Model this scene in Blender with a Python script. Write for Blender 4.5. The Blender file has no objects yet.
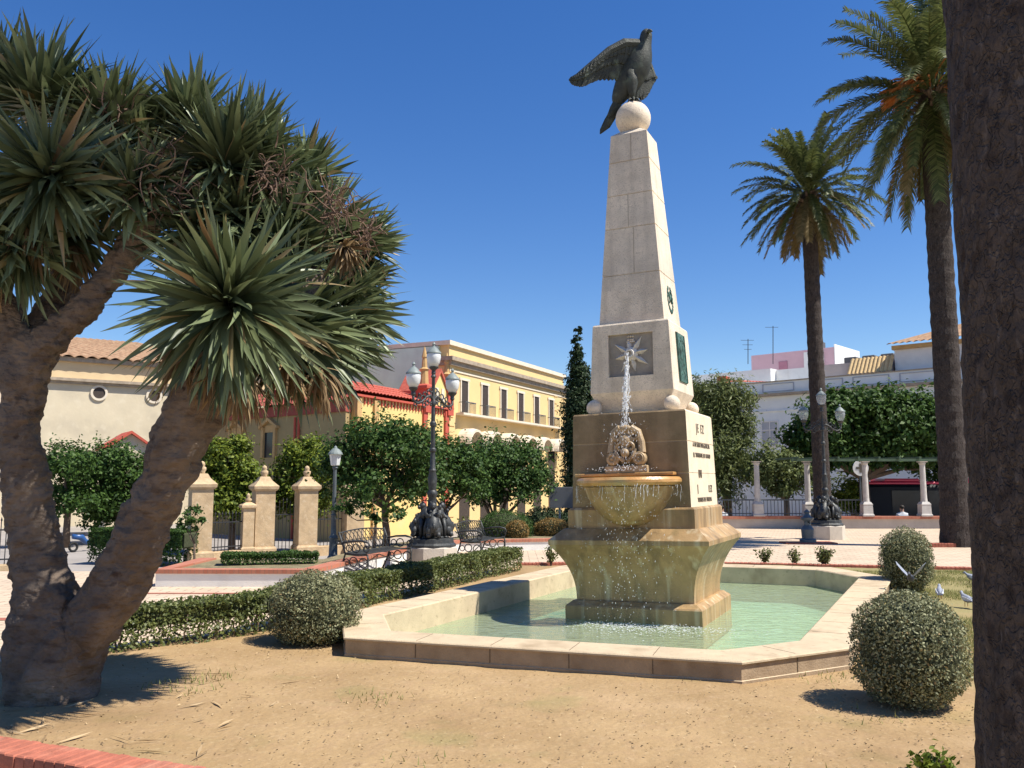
import bpy, bmesh, math, random
import numpy as np
from mathutils import Vector, Matrix, noise, Quaternion
random.seed(7); rng = np.random.default_rng(7)
scene = bpy.context.scene
R = math.radians
# ------------------------------------------------------------------ camera, sky, sun, exposure
F, H, HZ = 860.0, 1.75, 483.0
PITCH = math.atan((HZ-384)/F)
cd = bpy.data.cameras.new('camera'); cam = bpy.data.objects.new('camera', cd)
scene.collection.objects.link(cam); scene.camera = cam
cam.location = (0, 0, H); cam.rotation_euler = (math.pi/2+PITCH, 0, 0)
cd.sensor_fit = 'HORIZONTAL'; cd.sensor_width = 36; cd.lens = 36*F/1024
cd.clip_start = .05; cd.clip_end = 5000
SUN_EL, SUN_B = R(57), R(15)
sdir = Vector((math.cos(SUN_B)*math.cos(SUN_EL), -math.sin(SUN_B)*math.cos(SUN_EL), math.sin(SUN_EL)))
w = bpy.data.worlds.new('World'); scene.world = w; w.use_nodes = True
nt = w.node_tree; bg = nt.nodes['Background']
sky = nt.nodes.new('ShaderNodeTexSky'); sky.sky_type = 'NISHITA'; sky.sun_disc = False
sky.sun_elevation = SUN_EL; sky.sun_rotation = math.atan2(sdir.x, sdir.y)
sky.air_density = 1.0; sky.dust_density = .08; sky.ozone_density = 2.2; sky.altitude = 50
hs = nt.nodes.new('ShaderNodeHueSaturation'); hs.inputs['Saturation'].default_value = 1.33
hs.inputs['Hue'].default_value = .512; hs.inputs['Value'].default_value = 1.12
nt.links.new(sky.outputs[0], hs.inputs['Color']); nt.links.new(hs.outputs[0], bg.inputs[0])
bg.inputs[1].default_value = .085
sl = bpy.data.lights.new('sun', 'SUN'); sl.energy = 5.0; sl.angle = R(.53); sl.color = (1, .95, .86)
so = bpy.data.objects.new('sun', sl); scene.collection.objects.link(so)
so.rotation_euler = (-sdir).to_track_quat('-Z', 'Y').to_euler()
vs = scene.view_settings
vs.view_transform = 'Standard'; vs.look = 'None'; vs.gamma = 1; vs.use_curve_mapping = False; vs.exposure = .64

# ------------------------------------------------------------------ helpers
cP, sP = math.cos(PITCH), math.sin(PITCH)
def ray(px, py):
    u, v = (px-512)/F, (384-py)/F
    return u, cP-v*sP, sP+v*cP
def G(px, py, z=0):                     # ground point seen at a pixel
    d = ray(px, py); t = (z-H)/d[2]; return Vector((d[0]*t, d[1]*t, z))
def D(px, py, y):                       # point at distance y seen at a pixel
    d = ray(px, py); t = y/d[1]; return Vector((d[0]*t, y, H+d[2]*t))
def col(*c): return tuple(c)+(1,)
def mat(name, c, rough=.85, var=.18, scale=4, bump=.25, bscale=40, metal=0, c2=None, spec=.3, detail=6, dist=.02, sx=1, sz=1):
    m = bpy.data.materials.new(name); m.use_nodes = True; n = m.node_tree.nodes; l = m.node_tree.links
    b = n['Principled BSDF']; b.inputs['Roughness'].default_value = rough; b.inputs['Metallic'].default_value = metal
    b.inputs['Specular IOR Level'].default_value = spec
    tc = n.new('ShaderNodeTexCoord'); mp = n.new('ShaderNodeMapping'); mp.inputs['Scale'].default_value = (sx, sx, sz)
    l.new(tc.outputs['Object'], mp.inputs[0])
    nz = n.new('ShaderNodeTexNoise'); nz.inputs['Scale'].default_value = scale; nz.inputs['Detail'].default_value = detail
    nz.inputs['Roughness'].default_value = .65
    l.new(mp.outputs[0], nz.inputs['Vector'])
    rp = n.new('ShaderNodeValToRGB'); rp.color_ramp.elements[0].position = .3; rp.color_ramp.elements[1].position = .7
    if c2 is None: a, d = [x*(1-var) for x in c], [min(1, x*(1+var)) for x in c]
    else: a, d = c, c2
    rp.color_ramp.elements[0].color = col(*a); rp.color_ramp.elements[1].color = col(*d)
    l.new(nz.outputs[0], rp.inputs[0]); l.new(rp.outputs[0], b.inputs['Base Color'])
    if bump:
        n2 = n.new('ShaderNodeTexNoise'); n2.inputs['Scale'].default_value = bscale; n2.inputs['Detail'].default_value = 5
        l.new(mp.outputs[0], n2.inputs['Vector'])
        bp = n.new('ShaderNodeBump'); bp.inputs['Strength'].default_value = bump; bp.inputs['Distance'].default_value = dist
        l.new(n2.outputs[0], bp.inputs['Height']); l.new(bp.outputs[0], b.inputs['Normal'])
    m['ramp'] = rp.name
    return m
def overlay(m, c, scale, lo, hi, amount=1, sx=1, sz=1):      # patches of another colour over the base (stains, moss, wear)
    n = m.node_tree.nodes; l = m.node_tree.links; b = n['Principled BSDF']
    src = b.inputs['Base Color'].links[0].from_socket
    tc = n.new('ShaderNodeTexCoord'); mp = n.new('ShaderNodeMapping'); mp.inputs['Scale'].default_value = (sx, sx, sz)
    l.new(tc.outputs['Object'], mp.inputs[0])
    nz = n.new('ShaderNodeTexNoise'); nz.inputs['Scale'].default_value = scale; nz.inputs['Detail'].default_value = 7
    l.new(mp.outputs[0], nz.inputs['Vector'])
    mr = n.new('ShaderNodeMapRange'); mr.inputs[1].default_value = lo; mr.inputs[2].default_value = hi; mr.inputs[4].default_value = amount
    l.new(nz.outputs[0], mr.inputs[0])
    mx = n.new('ShaderNodeMix'); mx.data_type = 'RGBA'; l.new(mr.outputs[0], mx.inputs[0]); l.new(src, mx.inputs[6])
    mx.inputs[7].default_value = col(*c); l.new(mx.outputs[2], b.inputs['Base Color'])
    return m
def grassy(m, c, x0, x1):
    n = m.node_tree.nodes; l = m.node_tree.links; b = n['Principled BSDF']; src = b.inputs['Base Color'].links[0].from_socket
    tc = n.new('ShaderNodeTexCoord'); sx = n.new('ShaderNodeSeparateXYZ'); l.new(tc.outputs['Object'], sx.inputs[0]); nz = n.new('ShaderNodeTexNoise'); nz.inputs['Scale'].default_value = 1.6; nz.inputs['Detail'].default_value = 8; l.new(tc.outputs['Object'], nz.inputs['Vector'])
    a = n.new('ShaderNodeMath'); a.operation = 'MULTIPLY_ADD'; a.inputs[1].default_value = 6.0; l.new(nz.outputs[0], a.inputs[0]); l.new(sx.outputs[0], a.inputs[2])
    mr = n.new('ShaderNodeMapRange'); mr.inputs[1].default_value = x0+3; mr.inputs[2].default_value = x1+3; mr.inputs[4].default_value = .75; l.new(a.outputs[0], mr.inputs[0])
    mx = n.new('ShaderNodeMix'); mx.data_type = 'RGBA'; l.new(mr.outputs[0], mx.inputs[0]); l.new(src, mx.inputs[6]); mx.inputs[7].default_value = col(*c); l.new(mx.outputs[2], b.inputs['Base Color'])
def brickmat(name, c1, c2, mortar, bw, bh, msize, rough=.85, bump=.3, axes='xy', rot=0, offset=.5):
    m = mat(name, c1, rough, bump=0); n = m.node_tree.nodes; l = m.node_tree.links; b = n['Principled BSDF']
    tc = n.new('ShaderNodeTexCoord'); mp = n.new('ShaderNodeMapping')
    mp.inputs['Rotation'].default_value = (R(90) if axes == 'xz' else 0, 0, rot) if axes != 'xz' else (R(-90), 0, 0)
    l.new(tc.outputs['Object'], mp.inputs[0])
    br = n.new('ShaderNodeTexBrick'); br.offset = offset
    br.inputs['Color1'].default_value = col(*c1); br.inputs['Color2'].default_value = col(*c2); br.inputs['Mortar'].default_value = col(*mortar)
    br.inputs['Scale'].default_value = 1; br.inputs['Brick Width'].default_value = bw; br.inputs['Row Height'].default_value = bh
    br.inputs['Mortar Size'].default_value = msize; br.inputs['Mortar Smooth'].default_value = .3
    l.new(mp.outputs[0], br.inputs['Vector'])
    nz = n.new('ShaderNodeTexNoise'); nz.inputs['Scale'].default_value = 1.3; nz.inputs['Detail'].default_value = 8
    l.new(tc.outputs['Object'], nz.inputs['Vector'])
    mr = n.new('ShaderNodeMapRange'); mr.inputs[3].default_value = .72; mr.inputs[4].default_value = 1.2; l.new(nz.outputs[0], mr.inputs[0])
    mx = n.new('ShaderNodeMix'); mx.data_type = 'RGBA'; mx.blend_type = 'MULTIPLY'; mx.inputs[0].default_value = 1
    l.new(br.outputs[0], mx.inputs[6]); l.new(mr.outputs[0], mx.inputs[7]); l.new(mx.outputs[2], b.inputs['Base Color'])
    bp = n.new('ShaderNodeBump'); bp.inputs['Strength'].default_value = bump; bp.inputs['Distance'].default_value = .01; bp.invert = True
    l.new(br.outputs[1], bp.inputs['Height']); l.new(bp.outputs[0], b.inputs['Normal'])
    return m
def leafmat(name, c1, c2, trans=.3, rough=.5, spec=.35, dry=0):      # each leaf (mesh island) its own tone
    m = bpy.data.materials.new(name); m.use_nodes = True; n = m.node_tree.nodes; l = m.node_tree.links
    b = n['Principled BSDF']; b.inputs['Roughness'].default_value = rough; b.inputs['Specular IOR Level'].default_value = spec
    g = n.new('ShaderNodeNewGeometry'); rp = n.new('ShaderNodeValToRGB')
    rp.color_ramp.elements[0].color = col(*c1); rp.color_ramp.elements[1].color = col(*c2)
    if dry:
        rp.color_ramp.elements[1].position = 1-dry; e = rp.color_ramp.elements.new(min(.999, 1-dry*.8)); e.color = (.34,.28,.13,1); e = rp.color_ramp.elements.new(1.0); e.color = (.22,.14,.07,1)
    l.new(g.outputs['Random Per Island'], rp.inputs[0]); l.new(rp.outputs[0], b.inputs['Base Color'])
    t = n.new('ShaderNodeBsdfTranslucent'); mx = n.new('ShaderNodeMixShader'); mx.inputs[0].default_value = trans
    l.new(rp.outputs[0], t.inputs[0]); l.new(b.outputs[0], mx.inputs[1]); l.new(t.outputs[0], mx.inputs[2])
    l.new(mx.outputs[0], n['Material Output'].inputs[0])
    return m
class MB:
    def __init__(s): s.v = []; s.f = []
    def add(s, vs_, fs):
        o = len(s.v); s.v += [tuple(p) for p in vs_]; s.f += [tuple(i+o for i in f) for f in fs]; return s
    def box(s, x0, x1, y0, y1, z0, z1, M=None, bev=0):
        if bev:
            b = min(bev, (x1-x0)*.45, (y1-y0)*.45, (z1-z0)*.45); rs = []
            for (i, z) in ((b, z0), (0, z0+b), (0, z1-b), (b, z1)):
                rs.append([Vector(p) for p in ((x0+i+b*.0, y0+i, z), (x1-i, y0+i, z), (x1-i, y1-i, z), (x0+i, y1-i, z))])
            if M: rs = [[M @ p for p in r] for r in rs]
            return s.loft(rs, True, True)
        vs_ = [Vector(p) for p in ((x0,y0,z0),(x1,y0,z0),(x1,y1,z0),(x0,y1,z0),(x0,y0,z1),(x1,y0,z1),(x1,y1,z1),(x0,y1,z1))]
        if M: vs_ = [M @ p for p in vs_]
        return s.add(vs_, [(3,2,1,0),(4,5,6,7),(0,1,5,4),(1,2,6,5),(2,3,7,6),(3,0,4,7)])
    def loft(s, rings, cap0=True, cap1=True, closed=True):
        n = len(rings[0]); vs_ = [p for r in rings for p in r]; fs = []
        for i in range(len(rings)-1):
            for j in range(n if closed else n-1):
                k = (j+1) % n; fs.append((i*n+j, i*n+k, (i+1)*n+k, (i+1)*n+j))
        if cap0: fs.append(tuple(range(n-1, -1, -1)))
        if cap1: fs.append(tuple((len(rings)-1)*n+j for j in range(n)))
        return s.add(vs_, fs)
    def sq(s, prof, M=None):            # square-plan loft of (half width, z)
        rs = [[Vector((-a,-a,z)), Vector((a,-a,z)), Vector((a,a,z)), Vector((-a,a,z))] for a, z in prof]
        if M: rs = [[M @ p for p in r] for r in rs]
        return s.loft(rs)
    def lathe(s, prof, c=(0,0,0), seg=24, M=None, sy=1):
        rs = []
        for r, z in prof:
            rs.append([Vector((c[0]+r*math.cos(2*math.pi*k/seg), c[1]+sy*r*math.sin(2*math.pi*k/seg), c[2]+z)) for k in range(seg)])
        if M: rs = [[M @ p for p in r] for r in rs]
        return s.loft(rs)
    def tube(s, pts, rad, seg=8, cap=True):
        pts = [Vector(p) for p in pts]
        if not hasattr(rad, '__len__'): rad = [rad]*len(pts)
        rs = []; up = None
        for i, p in enumerate(pts):
            t = (pts[min(i+1, len(pts)-1)]-pts[max(i-1, 0)])
            t = t.normalized() if t.length > 1e-9 else Vector((0,0,1))
            if up is None: up = t.orthogonal().normalized()
            else:
                up = up-t*up.dot(t); up = up.normalized() if up.length > 1e-6 else t.orthogonal().normalized()
            b = t.cross(up)
            rs.append([p+(up*math.cos(2*math.pi*k/seg)+b*math.sin(2*math.pi*k/seg))*rad[i] for k in range(seg)])
        return s.loft(rs, cap, cap)
    def ball(s, c, r, seg=16, ring=10, sc=(1,1,1), M=None):
        prof = [(max(1e-4, math.sin(math.pi*i/ring)), -math.cos(math.pi*i/ring)) for i in range(ring+1)]
        rs = []
        for rr, z in prof:
            q = [Vector((c[0]+r*sc[0]*rr*math.cos(2*math.pi*k/seg), c[1]+r*sc[1]*rr*math.sin(2*math.pi*k/seg), c[2]+r*sc[2]*z)) for k in range(seg)]
            rs.append([M @ p for p in q] if M else q)
        return s.loft(rs)
    def torus(s, c, Rr, r, ax=(0,0,1), a0=0, a1=2*math.pi, n=20, seg=6):
        q = Vector(ax).to_track_quat('Z', 'Y')
        return s.tube([Vector(c)+q @ Vector((Rr*math.cos(a0+(a1-a0)*i/n), Rr*math.sin(a0+(a1-a0)*i/n), 0)) for i in range(n+1)], r, seg)
    def build(s, name, m, parent=None, smooth=False, world=False):
        me = bpy.data.meshes.new(name); v = s.v
        if parent is not None and world:
            Mi = Matrix.LocRotScale(parent.location, parent.rotation_euler, None).inverted(); v = [tuple(Mi @ Vector(p)) for p in v]
        me.from_pydata(v, [], s.f); me.update()
        bm_ = bmesh.new(); bm_.from_mesh(me); bmesh.ops.recalc_face_normals(bm_, faces=bm_.faces); bm_.to_mesh(me); bm_.free()
        return linkmesh(name, me, m, parent, smooth)
def linkmesh(name, me, m, parent=None, smooth=False):
    o = bpy.data.objects.new(name, me); scene.collection.objects.link(o)
    if m: me.materials.append(m)
    if smooth:
        me.polygons.foreach_set('use_smooth', [True]*len(me.polygons))
        if smooth == 'auto':
            md = o.modifiers.new('split', 'EDGE_SPLIT'); md.split_angle = R(35)
    if parent: o.parent = parent
    return o
def npmesh(name, V, nper, m, parent=None, world=True, smooth=False):   # quads/strips from an array: V (N, k, 3), each row one face
    V = np.asarray(V, dtype=np.float32); N, k = V.shape[:2]
    if parent is not None and world:
        Mi = np.array(Matrix.LocRotScale(parent.location, parent.rotation_euler, None).inverted())
        V = V @ Mi[:3, :3].T+Mi[:3, 3]
    me = bpy.data.meshes.new(name)
    me.vertices.add(N*k); me.vertices.foreach_set('co', V.astype(np.float32).ravel())
    faces = nper; nf = len(faces)
    loops = (np.arange(N)[:, None]*k+np.array([i for f in faces for i in f])[None, :]).ravel()
    sizes = np.tile(np.array([len(f) for f in faces]), N)
    me.loops.add(len(loops)); me.loops.foreach_set('vertex_index', loops.astype(np.int32))
    me.polygons.add(N*nf); st = np.concatenate([[0], np.cumsum(sizes)[:-1]])
    me.polygons.foreach_set('loop_start', st.astype(np.int32)); me.polygons.foreach_set('loop_total', sizes.astype(np.int32))
    me.update(calc_edges=True); me.validate()
    return linkmesh(name, me, m, parent, smooth)
def unit(a): return a/np.maximum(np.linalg.norm(a, axis=-1, keepdims=True), 1e-9)
def leaves(P, N, L, W, jit=.7):          # leaf-sized folded quads at points P facing roughly N
    n = len(P); nn = unit(N+rng.normal(size=(n, 3))*jit); t = unit(np.cross(nn, rng.normal(size=(n, 3)))); b = np.cross(nn, t)
    s = rng.uniform(.65, 1.3, (n, 1)); l, w_ = L*s, W*s
    return np.stack([P-t*l*.5, P+b*w_*.5+nn*w_*.15, P+t*l*.5, P-b*w_*.5+nn*w_*.15], 1)
LQ = [(0, 1, 2, 3)]
def tag(o, label, cat, group=None, kind=None):
    o['label'] = label; o['category'] = cat
    if group: o['group'] = group
    if kind: o['kind'] = kind
    return o
def thing(name, label, cat, loc=(0,0,0), rz=0, group=None):
    o = bpy.data.objects.new(name, None); scene.collection.objects.link(o); o.location = loc; o.rotation_euler = (0,0,rz)
    o.empty_display_size = .2
    return tag(o, label, cat, group)
def struct(o): o['kind'] = 'structure'; return o
def stuff(o, label, cat): return tag(o, label, cat, kind='stuff')
def dup(root, loc, rz, label):
    r = root.copy(); scene.collection.objects.link(r); r.location = loc; r.rotation_euler = (0,0,rz); r['label'] = label
    for ch in list(root.children):
        c = ch.copy(); scene.collection.objects.link(c); c.parent = r
        for g in list(ch.children):
            d = g.copy(); scene.collection.objects.link(d); d.parent = c
    return r
def poly(name, pts, z, m, thick=0):
    b = MB(); n = len(pts); b.v = [(p[0], p[1], z) for p in pts]; b.f = [tuple(range(n))]
    if thick:
        b.v += [(p[0], p[1], z-thick) for p in pts]; b.f += [(i, (i+1) % n, n+(i+1) % n, n+i) for i in range(n)]
    return b.build(name, m)
def wavy(b, p00, p10, p01, p11, n, amp, sub=6, rows=1):      # roof of rounded tiles running from p0* down to p1*
    p00, p10, p01, p11 = map(Vector, (p00, p10, p01, p11)); nr = (p10-p00).cross(p01-p00).normalized()
    if nr.z < 0: nr = -nr
    rs = []
    for j in range(rows):
        for e in (0, 1):
            t = (j+e)/rows; r = []
            for i in range(n*sub+1):
                s = i/(n*sub); p = (p00*(1-s)+p01*s)*(1-t)+(p10*(1-s)+p11*s)*t
                r.append(p+nr*(amp*abs(math.sin(math.pi*i/sub))+(.0 if e == 0 else amp*.5)))
            rs.append(r)
    b.loft(rs, False, False, closed=False)
    return b

# ------------------------------------------------------------------ materials
M = {}
M['pave'] = brickmat('pale_paving', (.54,.42,.295), (.60,.47,.335), (.26,.185,.13), .4, .2, .012, .8, .15)
M['street'] = mat('street_paving', (.30,.27,.24), .9, .15, .6, .15, 60)
M['dirt'] = mat('dry_dirt', (.275,.178,.082), .95, scale=.9, c2=(.385,.262,.132), bump=.55, bscale=18, detail=10, dist=.025)
overlay(M['dirt'], (.33,.215,.115), 6, .5, .75, .7); overlay(M['dirt'], (.47,.35,.20), 20, .55, .75, .4); overlay(M['dirt'], (.17,.11,.055), 60, .63, .72, .6)
overlay(M['dirt'], (.20,.21,.07), 1.1, .58, .74, .5); overlay(M['dirt'], (.19,.11,.05), .55, .52, .7, .5); overlay(M['dirt'], (.46,.32,.18), .8, .56, .7, .5)
grassy(M['dirt'], (.235,.215,.085), 4.0, 6.2)
M['stone'] = mat('pale_limestone', (.72,.61,.47), .85, .16, 5, .8, 75, dist=.01)
overlay(M['stone'], (.30,.245,.185), 2.2, .5, .78, .45, 1, .35); overlay(M['stone'], (.34,.28,.21), 60, .54, .68, .6); overlay(M['stone'], (.40,.33,.25), 3, .5, .75, .5, 3, .16); overlay(M['stone'], (.52,.46,.38), 1.3, .5, .62, .5, .2, 1.4)
M['wetstone'] = mat('ochre_wet_stone', (.37,.235,.105), .5, .25, 2.5, .35, 40, dist=.01, spec=.5)
overlay(M['wetstone'], (.135,.088,.04), 2.6, .46, .72, .75, 2.2, .28); overlay(M['wetstone'], (.60,.50,.33), 3, .54, .70, .65, 3.5, .14)
overlay(M['wetstone'], (.17,.125,.05), 5, .58, .72, .5, 1, .4)
M['rim'] = mat('cream_rim_stone', (.52,.41,.27), .8, .14, 3, .4, 60, dist=.01)
overlay(M['rim'], (.27,.19,.11), 2.3, .54, .76, .7); overlay(M['rim'], (.20,.15,.09), 14, .6, .75, .5)
M['jointdk'] = mat('dark_mortar', (.13,.095,.06), .95, .2, 6, 0)
M['rimside'] = mat('shaded_soiled_rim', (.36,.265,.17), .85, .2, 3, .5, 60, dist=.01); overlay(M['rimside'], (.22,.15,.09), 5, .5, .72, .6)  # outer rim faces: shade painted into a darker stone colour, with soil stains
M['bowl'] = mat('orange_wet_stone', (.50,.26,.085), .3, .3, 6, .4, 40, dist=.01, spec=.6)
overlay(M['bowl'], (.34,.27,.13), 3, .48, .66, .8)
M['bronze'] = mat('dark_bronze', (.038,.042,.034), .6, .4, 8, .7, 60, metal=.15, dist=.012, spec=.4)
overlay(M['bronze'], (.16,.20,.14), 7, .55, .75, .55)
M['verdi'] = mat('green_patina', (.055,.12,.10), .7, .5, 14, .6, 60, dist=.01); overlay(M['verdi'], (.03,.06,.05), 12, .5, .65)
M['iron'] = mat('cast_iron', (.045,.047,.046), .5, .3, 12, .3, 60, metal=.3, spec=.5); overlay(M['iron'], (.13,.13,.12), 9, .58, .75, .6)
M['paintiron'] = mat('grey_painted_iron', (.10,.115,.12), .5, .2, 8, .1, 60)
M['rail'] = mat('dark_fence_iron', (.03,.03,.032), .6, .2, 8, 0)
M['brick'] = mat('red_brick', (.36,.12,.075), .85, .3, 7, .6, 70, dist=.008); overlay(M['brick'], (.48,.25,.17), 4, .55, .75, .6)
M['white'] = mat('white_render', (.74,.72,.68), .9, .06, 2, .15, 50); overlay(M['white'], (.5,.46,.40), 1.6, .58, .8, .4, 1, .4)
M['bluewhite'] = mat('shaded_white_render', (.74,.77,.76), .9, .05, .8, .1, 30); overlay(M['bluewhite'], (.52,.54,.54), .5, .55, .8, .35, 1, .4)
M['palace'] = mat('yellow_render', (.72,.52,.24), .9, .05, .7, .1, 20); overlay(M['palace'], (.60,.42,.2), .5, .55, .8, .4, 1, .4)
M['chapel'] = mat('bright_yellow_render', (.74,.54,.21), .9, .05, .7, .1, 20); overlay(M['chapel'], (.70,.55,.32), .8, .55, .8, .5)
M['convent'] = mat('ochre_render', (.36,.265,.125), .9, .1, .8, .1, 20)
M['trim'] = mat('cream_trim', (.70,.61,.47), .85, .1, 2, .1, 20)
M['trimdk'] = mat('weathered_cornice', (.36,.29,.21), .9, .25, 3, .2, 20)
M['redtrim'] = mat('red_painted_trim', (.48,.095,.06), .8, .12, 3, .1, 20)
M['church'] = mat('church_render', (.62,.53,.37), .9, .08, .5, .3, 6); overlay(M['church'], (.42,.36,.27), .6, .5, .75, .5); overlay(M['church'], (.70,.62,.47), 2, .55, .7, .4)
M['tile'] = mat('clay_roof_tiles', (.36,.22,.13), .9, .3, 5, .2, 30); overlay(M['tile'], (.48,.34,.21), 3, .5, .7, .6)
M['ytile'] = mat('pale_yellow_tiles', (.62,.44,.22), .85, .2, 6, .2, 30)
M['redtile'] = mat('red_glazed_tiles', (.46,.11,.07), .6, .25, 5, .1, 30)
M['pink'] = mat('pink_render', (.62,.40,.43), .9, .06, 1, .1, 20)
M['glass'] = mat('dark_window_glass', (.022,.025,.03), .15, .2, 2, 0, spec=.3)
M['shutter'] = mat('dark_shutter', (.06,.045,.035), .6, .2, 10, 0)
M['opal'] = mat('opal_lantern_glass', (.62,.63,.62), .25, .04, 4, 0, spec=.5)
M['pillar'] = mat('gate_sandstone', (.50,.36,.21), .9, .2, 3, .6, 30, dist=.015); overlay(M['pillar'], (.28,.19,.11), 3, .55, .75, .6, 1, .5); overlay(M['pillar'], (.62,.50,.34), 8, .55, .7, .5)
M['bark'] = mat('dragon_tree_bark', (.088,.064,.048), .95, scale=3, c2=(.18,.138,.104), bump=.9, bscale=14, dist=.04, sz=1.6)
overlay(M['bark'], (.07,.048,.035), 9, .55, .72, .7, 1, 2.5); overlay(M['bark'], (.05,.03,.02), 5.5, .66, .72, .9); overlay(M['bark'], (.31,.23,.16), 1.4, .52, .72, .75); overlay(M['bark'], (.045,.028,.02), 7, .58, .68, .5, .6, 2.2); overlay(M['bark'], (.22,.13,.075), 2.6, .64, .74, .5)
def cracks(m, scale, strength, sx=1, sz=1, dist=.03):              # voronoi crack lines chained before the existing bump
    n = m.node_tree.nodes; l = m.node_tree.links; b = n['Principled BSDF']; old = b.inputs['Normal'].links[0].from_node
    tc = n.new('ShaderNodeTexCoord'); mp = n.new('ShaderNodeMapping'); mp.inputs['Scale'].default_value = (sx, sx, sz); l.new(tc.outputs['Object'], mp.inputs[0])
    nz = n.new('ShaderNodeTexNoise'); nz.inputs['Scale'].default_value = scale*1.2; mx = n.new('ShaderNodeMix'); mx.data_type = 'RGBA'; mx.inputs[0].default_value = .25
    l.new(mp.outputs[0], nz.inputs['Vector']); l.new(mp.outputs[0], mx.inputs[6]); l.new(nz.outputs['Color'], mx.inputs[7])
    v = n.new('ShaderNodeTexVoronoi'); v.feature = 'DISTANCE_TO_EDGE'; v.inputs['Scale'].default_value = scale; l.new(mx.outputs[2], v.inputs['Vector'])
    mr = n.new('ShaderNodeMapRange'); mr.inputs[2].default_value = .12; l.new(v.outputs['Distance'], mr.inputs[0])
    bp = n.new('ShaderNodeBump'); bp.inputs['Strength'].default_value = strength; bp.inputs['Distance'].default_value = dist
    l.new(mr.outputs[0], bp.inputs['Height']); l.new(old.outputs[0], bp.inputs['Normal']); l.new(bp.outputs[0], b.inputs['Normal'])
cracks(M['bark'], 5, .3, .8, 1.5)
M['palmbark'] = mat('palm_bark', (.036,.028,.024), .95, scale=9, c2=(.074,.058,.050), bump=1, bscale=26, dist=.04, sz=.55)
overlay(M['palmbark'], (.028,.02,.017), 16, .53, .64, .85, 1, .5); overlay(M['palmbark'], (.13,.108,.094), 40, .56, .72, .6, 1, .35)
M['twig'] = mat('brown_bark', (.12,.085,.06), .95, .3, 8, .5, 30)
M['soil'] = mat('bed_soil', (.22,.15,.09), .95, .3, 4, .6, 30)
M['lawn'] = mat('bed_grass', (.22,.18,.10), .95, .35, 5, .8, 50, dist=.03)
M['busred'] = mat('bus_red_paint', (.62,.03,.08), .3, .06, 1, 0, spec=.6)
M['busdark'] = mat('bus_black_panel', (.012,.012,.014), .5, .2, 2, 0, spec=.15)
M['rubber'] = mat('black_rubber', (.02,.02,.02), .8, .2, 4, 0)
M['conc'] = mat('pergola_concrete', (.50,.47,.43), .9, .15, 4, .3, 40); overlay(M['conc'], (.3,.27,.24), 3, .55, .75, .5)
M['letter'] = mat('dark_letters', (.13,.105,.08), .7, .3, 4, 0)
M['grey'] = mat('grey_panel', (.10,.105,.11), .7, .15, 3, .1, 20)
M['poolfloor'] = mat('pale_pool_floor', (.50,.63,.53), .8, .12, 1.4, .2, 20); overlay(M['poolfloor'], (.36,.45,.33), 2, .52, .75, .6)
M['panicle'] = mat('dry_stalks', (.15,.095,.065), .9, .4, 6, 0)
M['orange'] = mat('orange_fruit_stalks', (.50,.17,.04), .8, .35, 6, 0)
cracks(M['palmbark'], 13, .6, 1, .7)
L_drago = leafmat('dragon_leaf', (.042,.060,.026), (.20,.24,.115), .15, .42, .4, .06)
L_dead = leafmat('dead_leaf', (.13,.085,.045), (.36,.25,.13), .2, .8, .2)
L_palm = leafmat('palm_leaf', (.035,.052,.014), (.15,.17,.055), .3, .5, .35)
L_palmdry = leafmat('dry_palm_leaf', (.11,.085,.03), (.24,.17,.07), .2, .7, .2)
L_orange = leafmat('orange_tree_leaf', (.022,.055,.012), (.085,.15,.028), .28, .55, .22)
L_lime = leafmat('light_leaf', (.06,.10,.012), (.22,.26,.03), .3, .55, .25)
L_dark = leafmat('round_tree_leaf', (.022,.055,.012), (.085,.15,.03), .25, .55, .22)
L_weep = leafmat('weeping_leaf', (.065,.09,.028), (.19,.22,.07), .32, .55, .25)
L_cyp = leafmat('cypress_leaf', (.012,.028,.011), (.04,.065,.022), .1, .6, .2)
L_grey = leafmat('grey_green_leaf', (.10,.11,.048), (.34,.34,.19), .15, .6, .25, .07)
L_hedge = leafmat('hedge_leaf', (.055,.08,.02), (.20,.22,.065), .28, .5, .35)
L_rust = leafmat('rusty_leaf', (.14,.11,.03), (.34,.20,.07), .25, .6, .2)
L_grass = leafmat('sparse_grass', (.13,.16,.04), (.34,.31,.12), .25, .7, .2)
L_litter = leafmat('dry_litter', (.12,.075,.04), (.48,.35,.20), .0, .9, .1)
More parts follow.
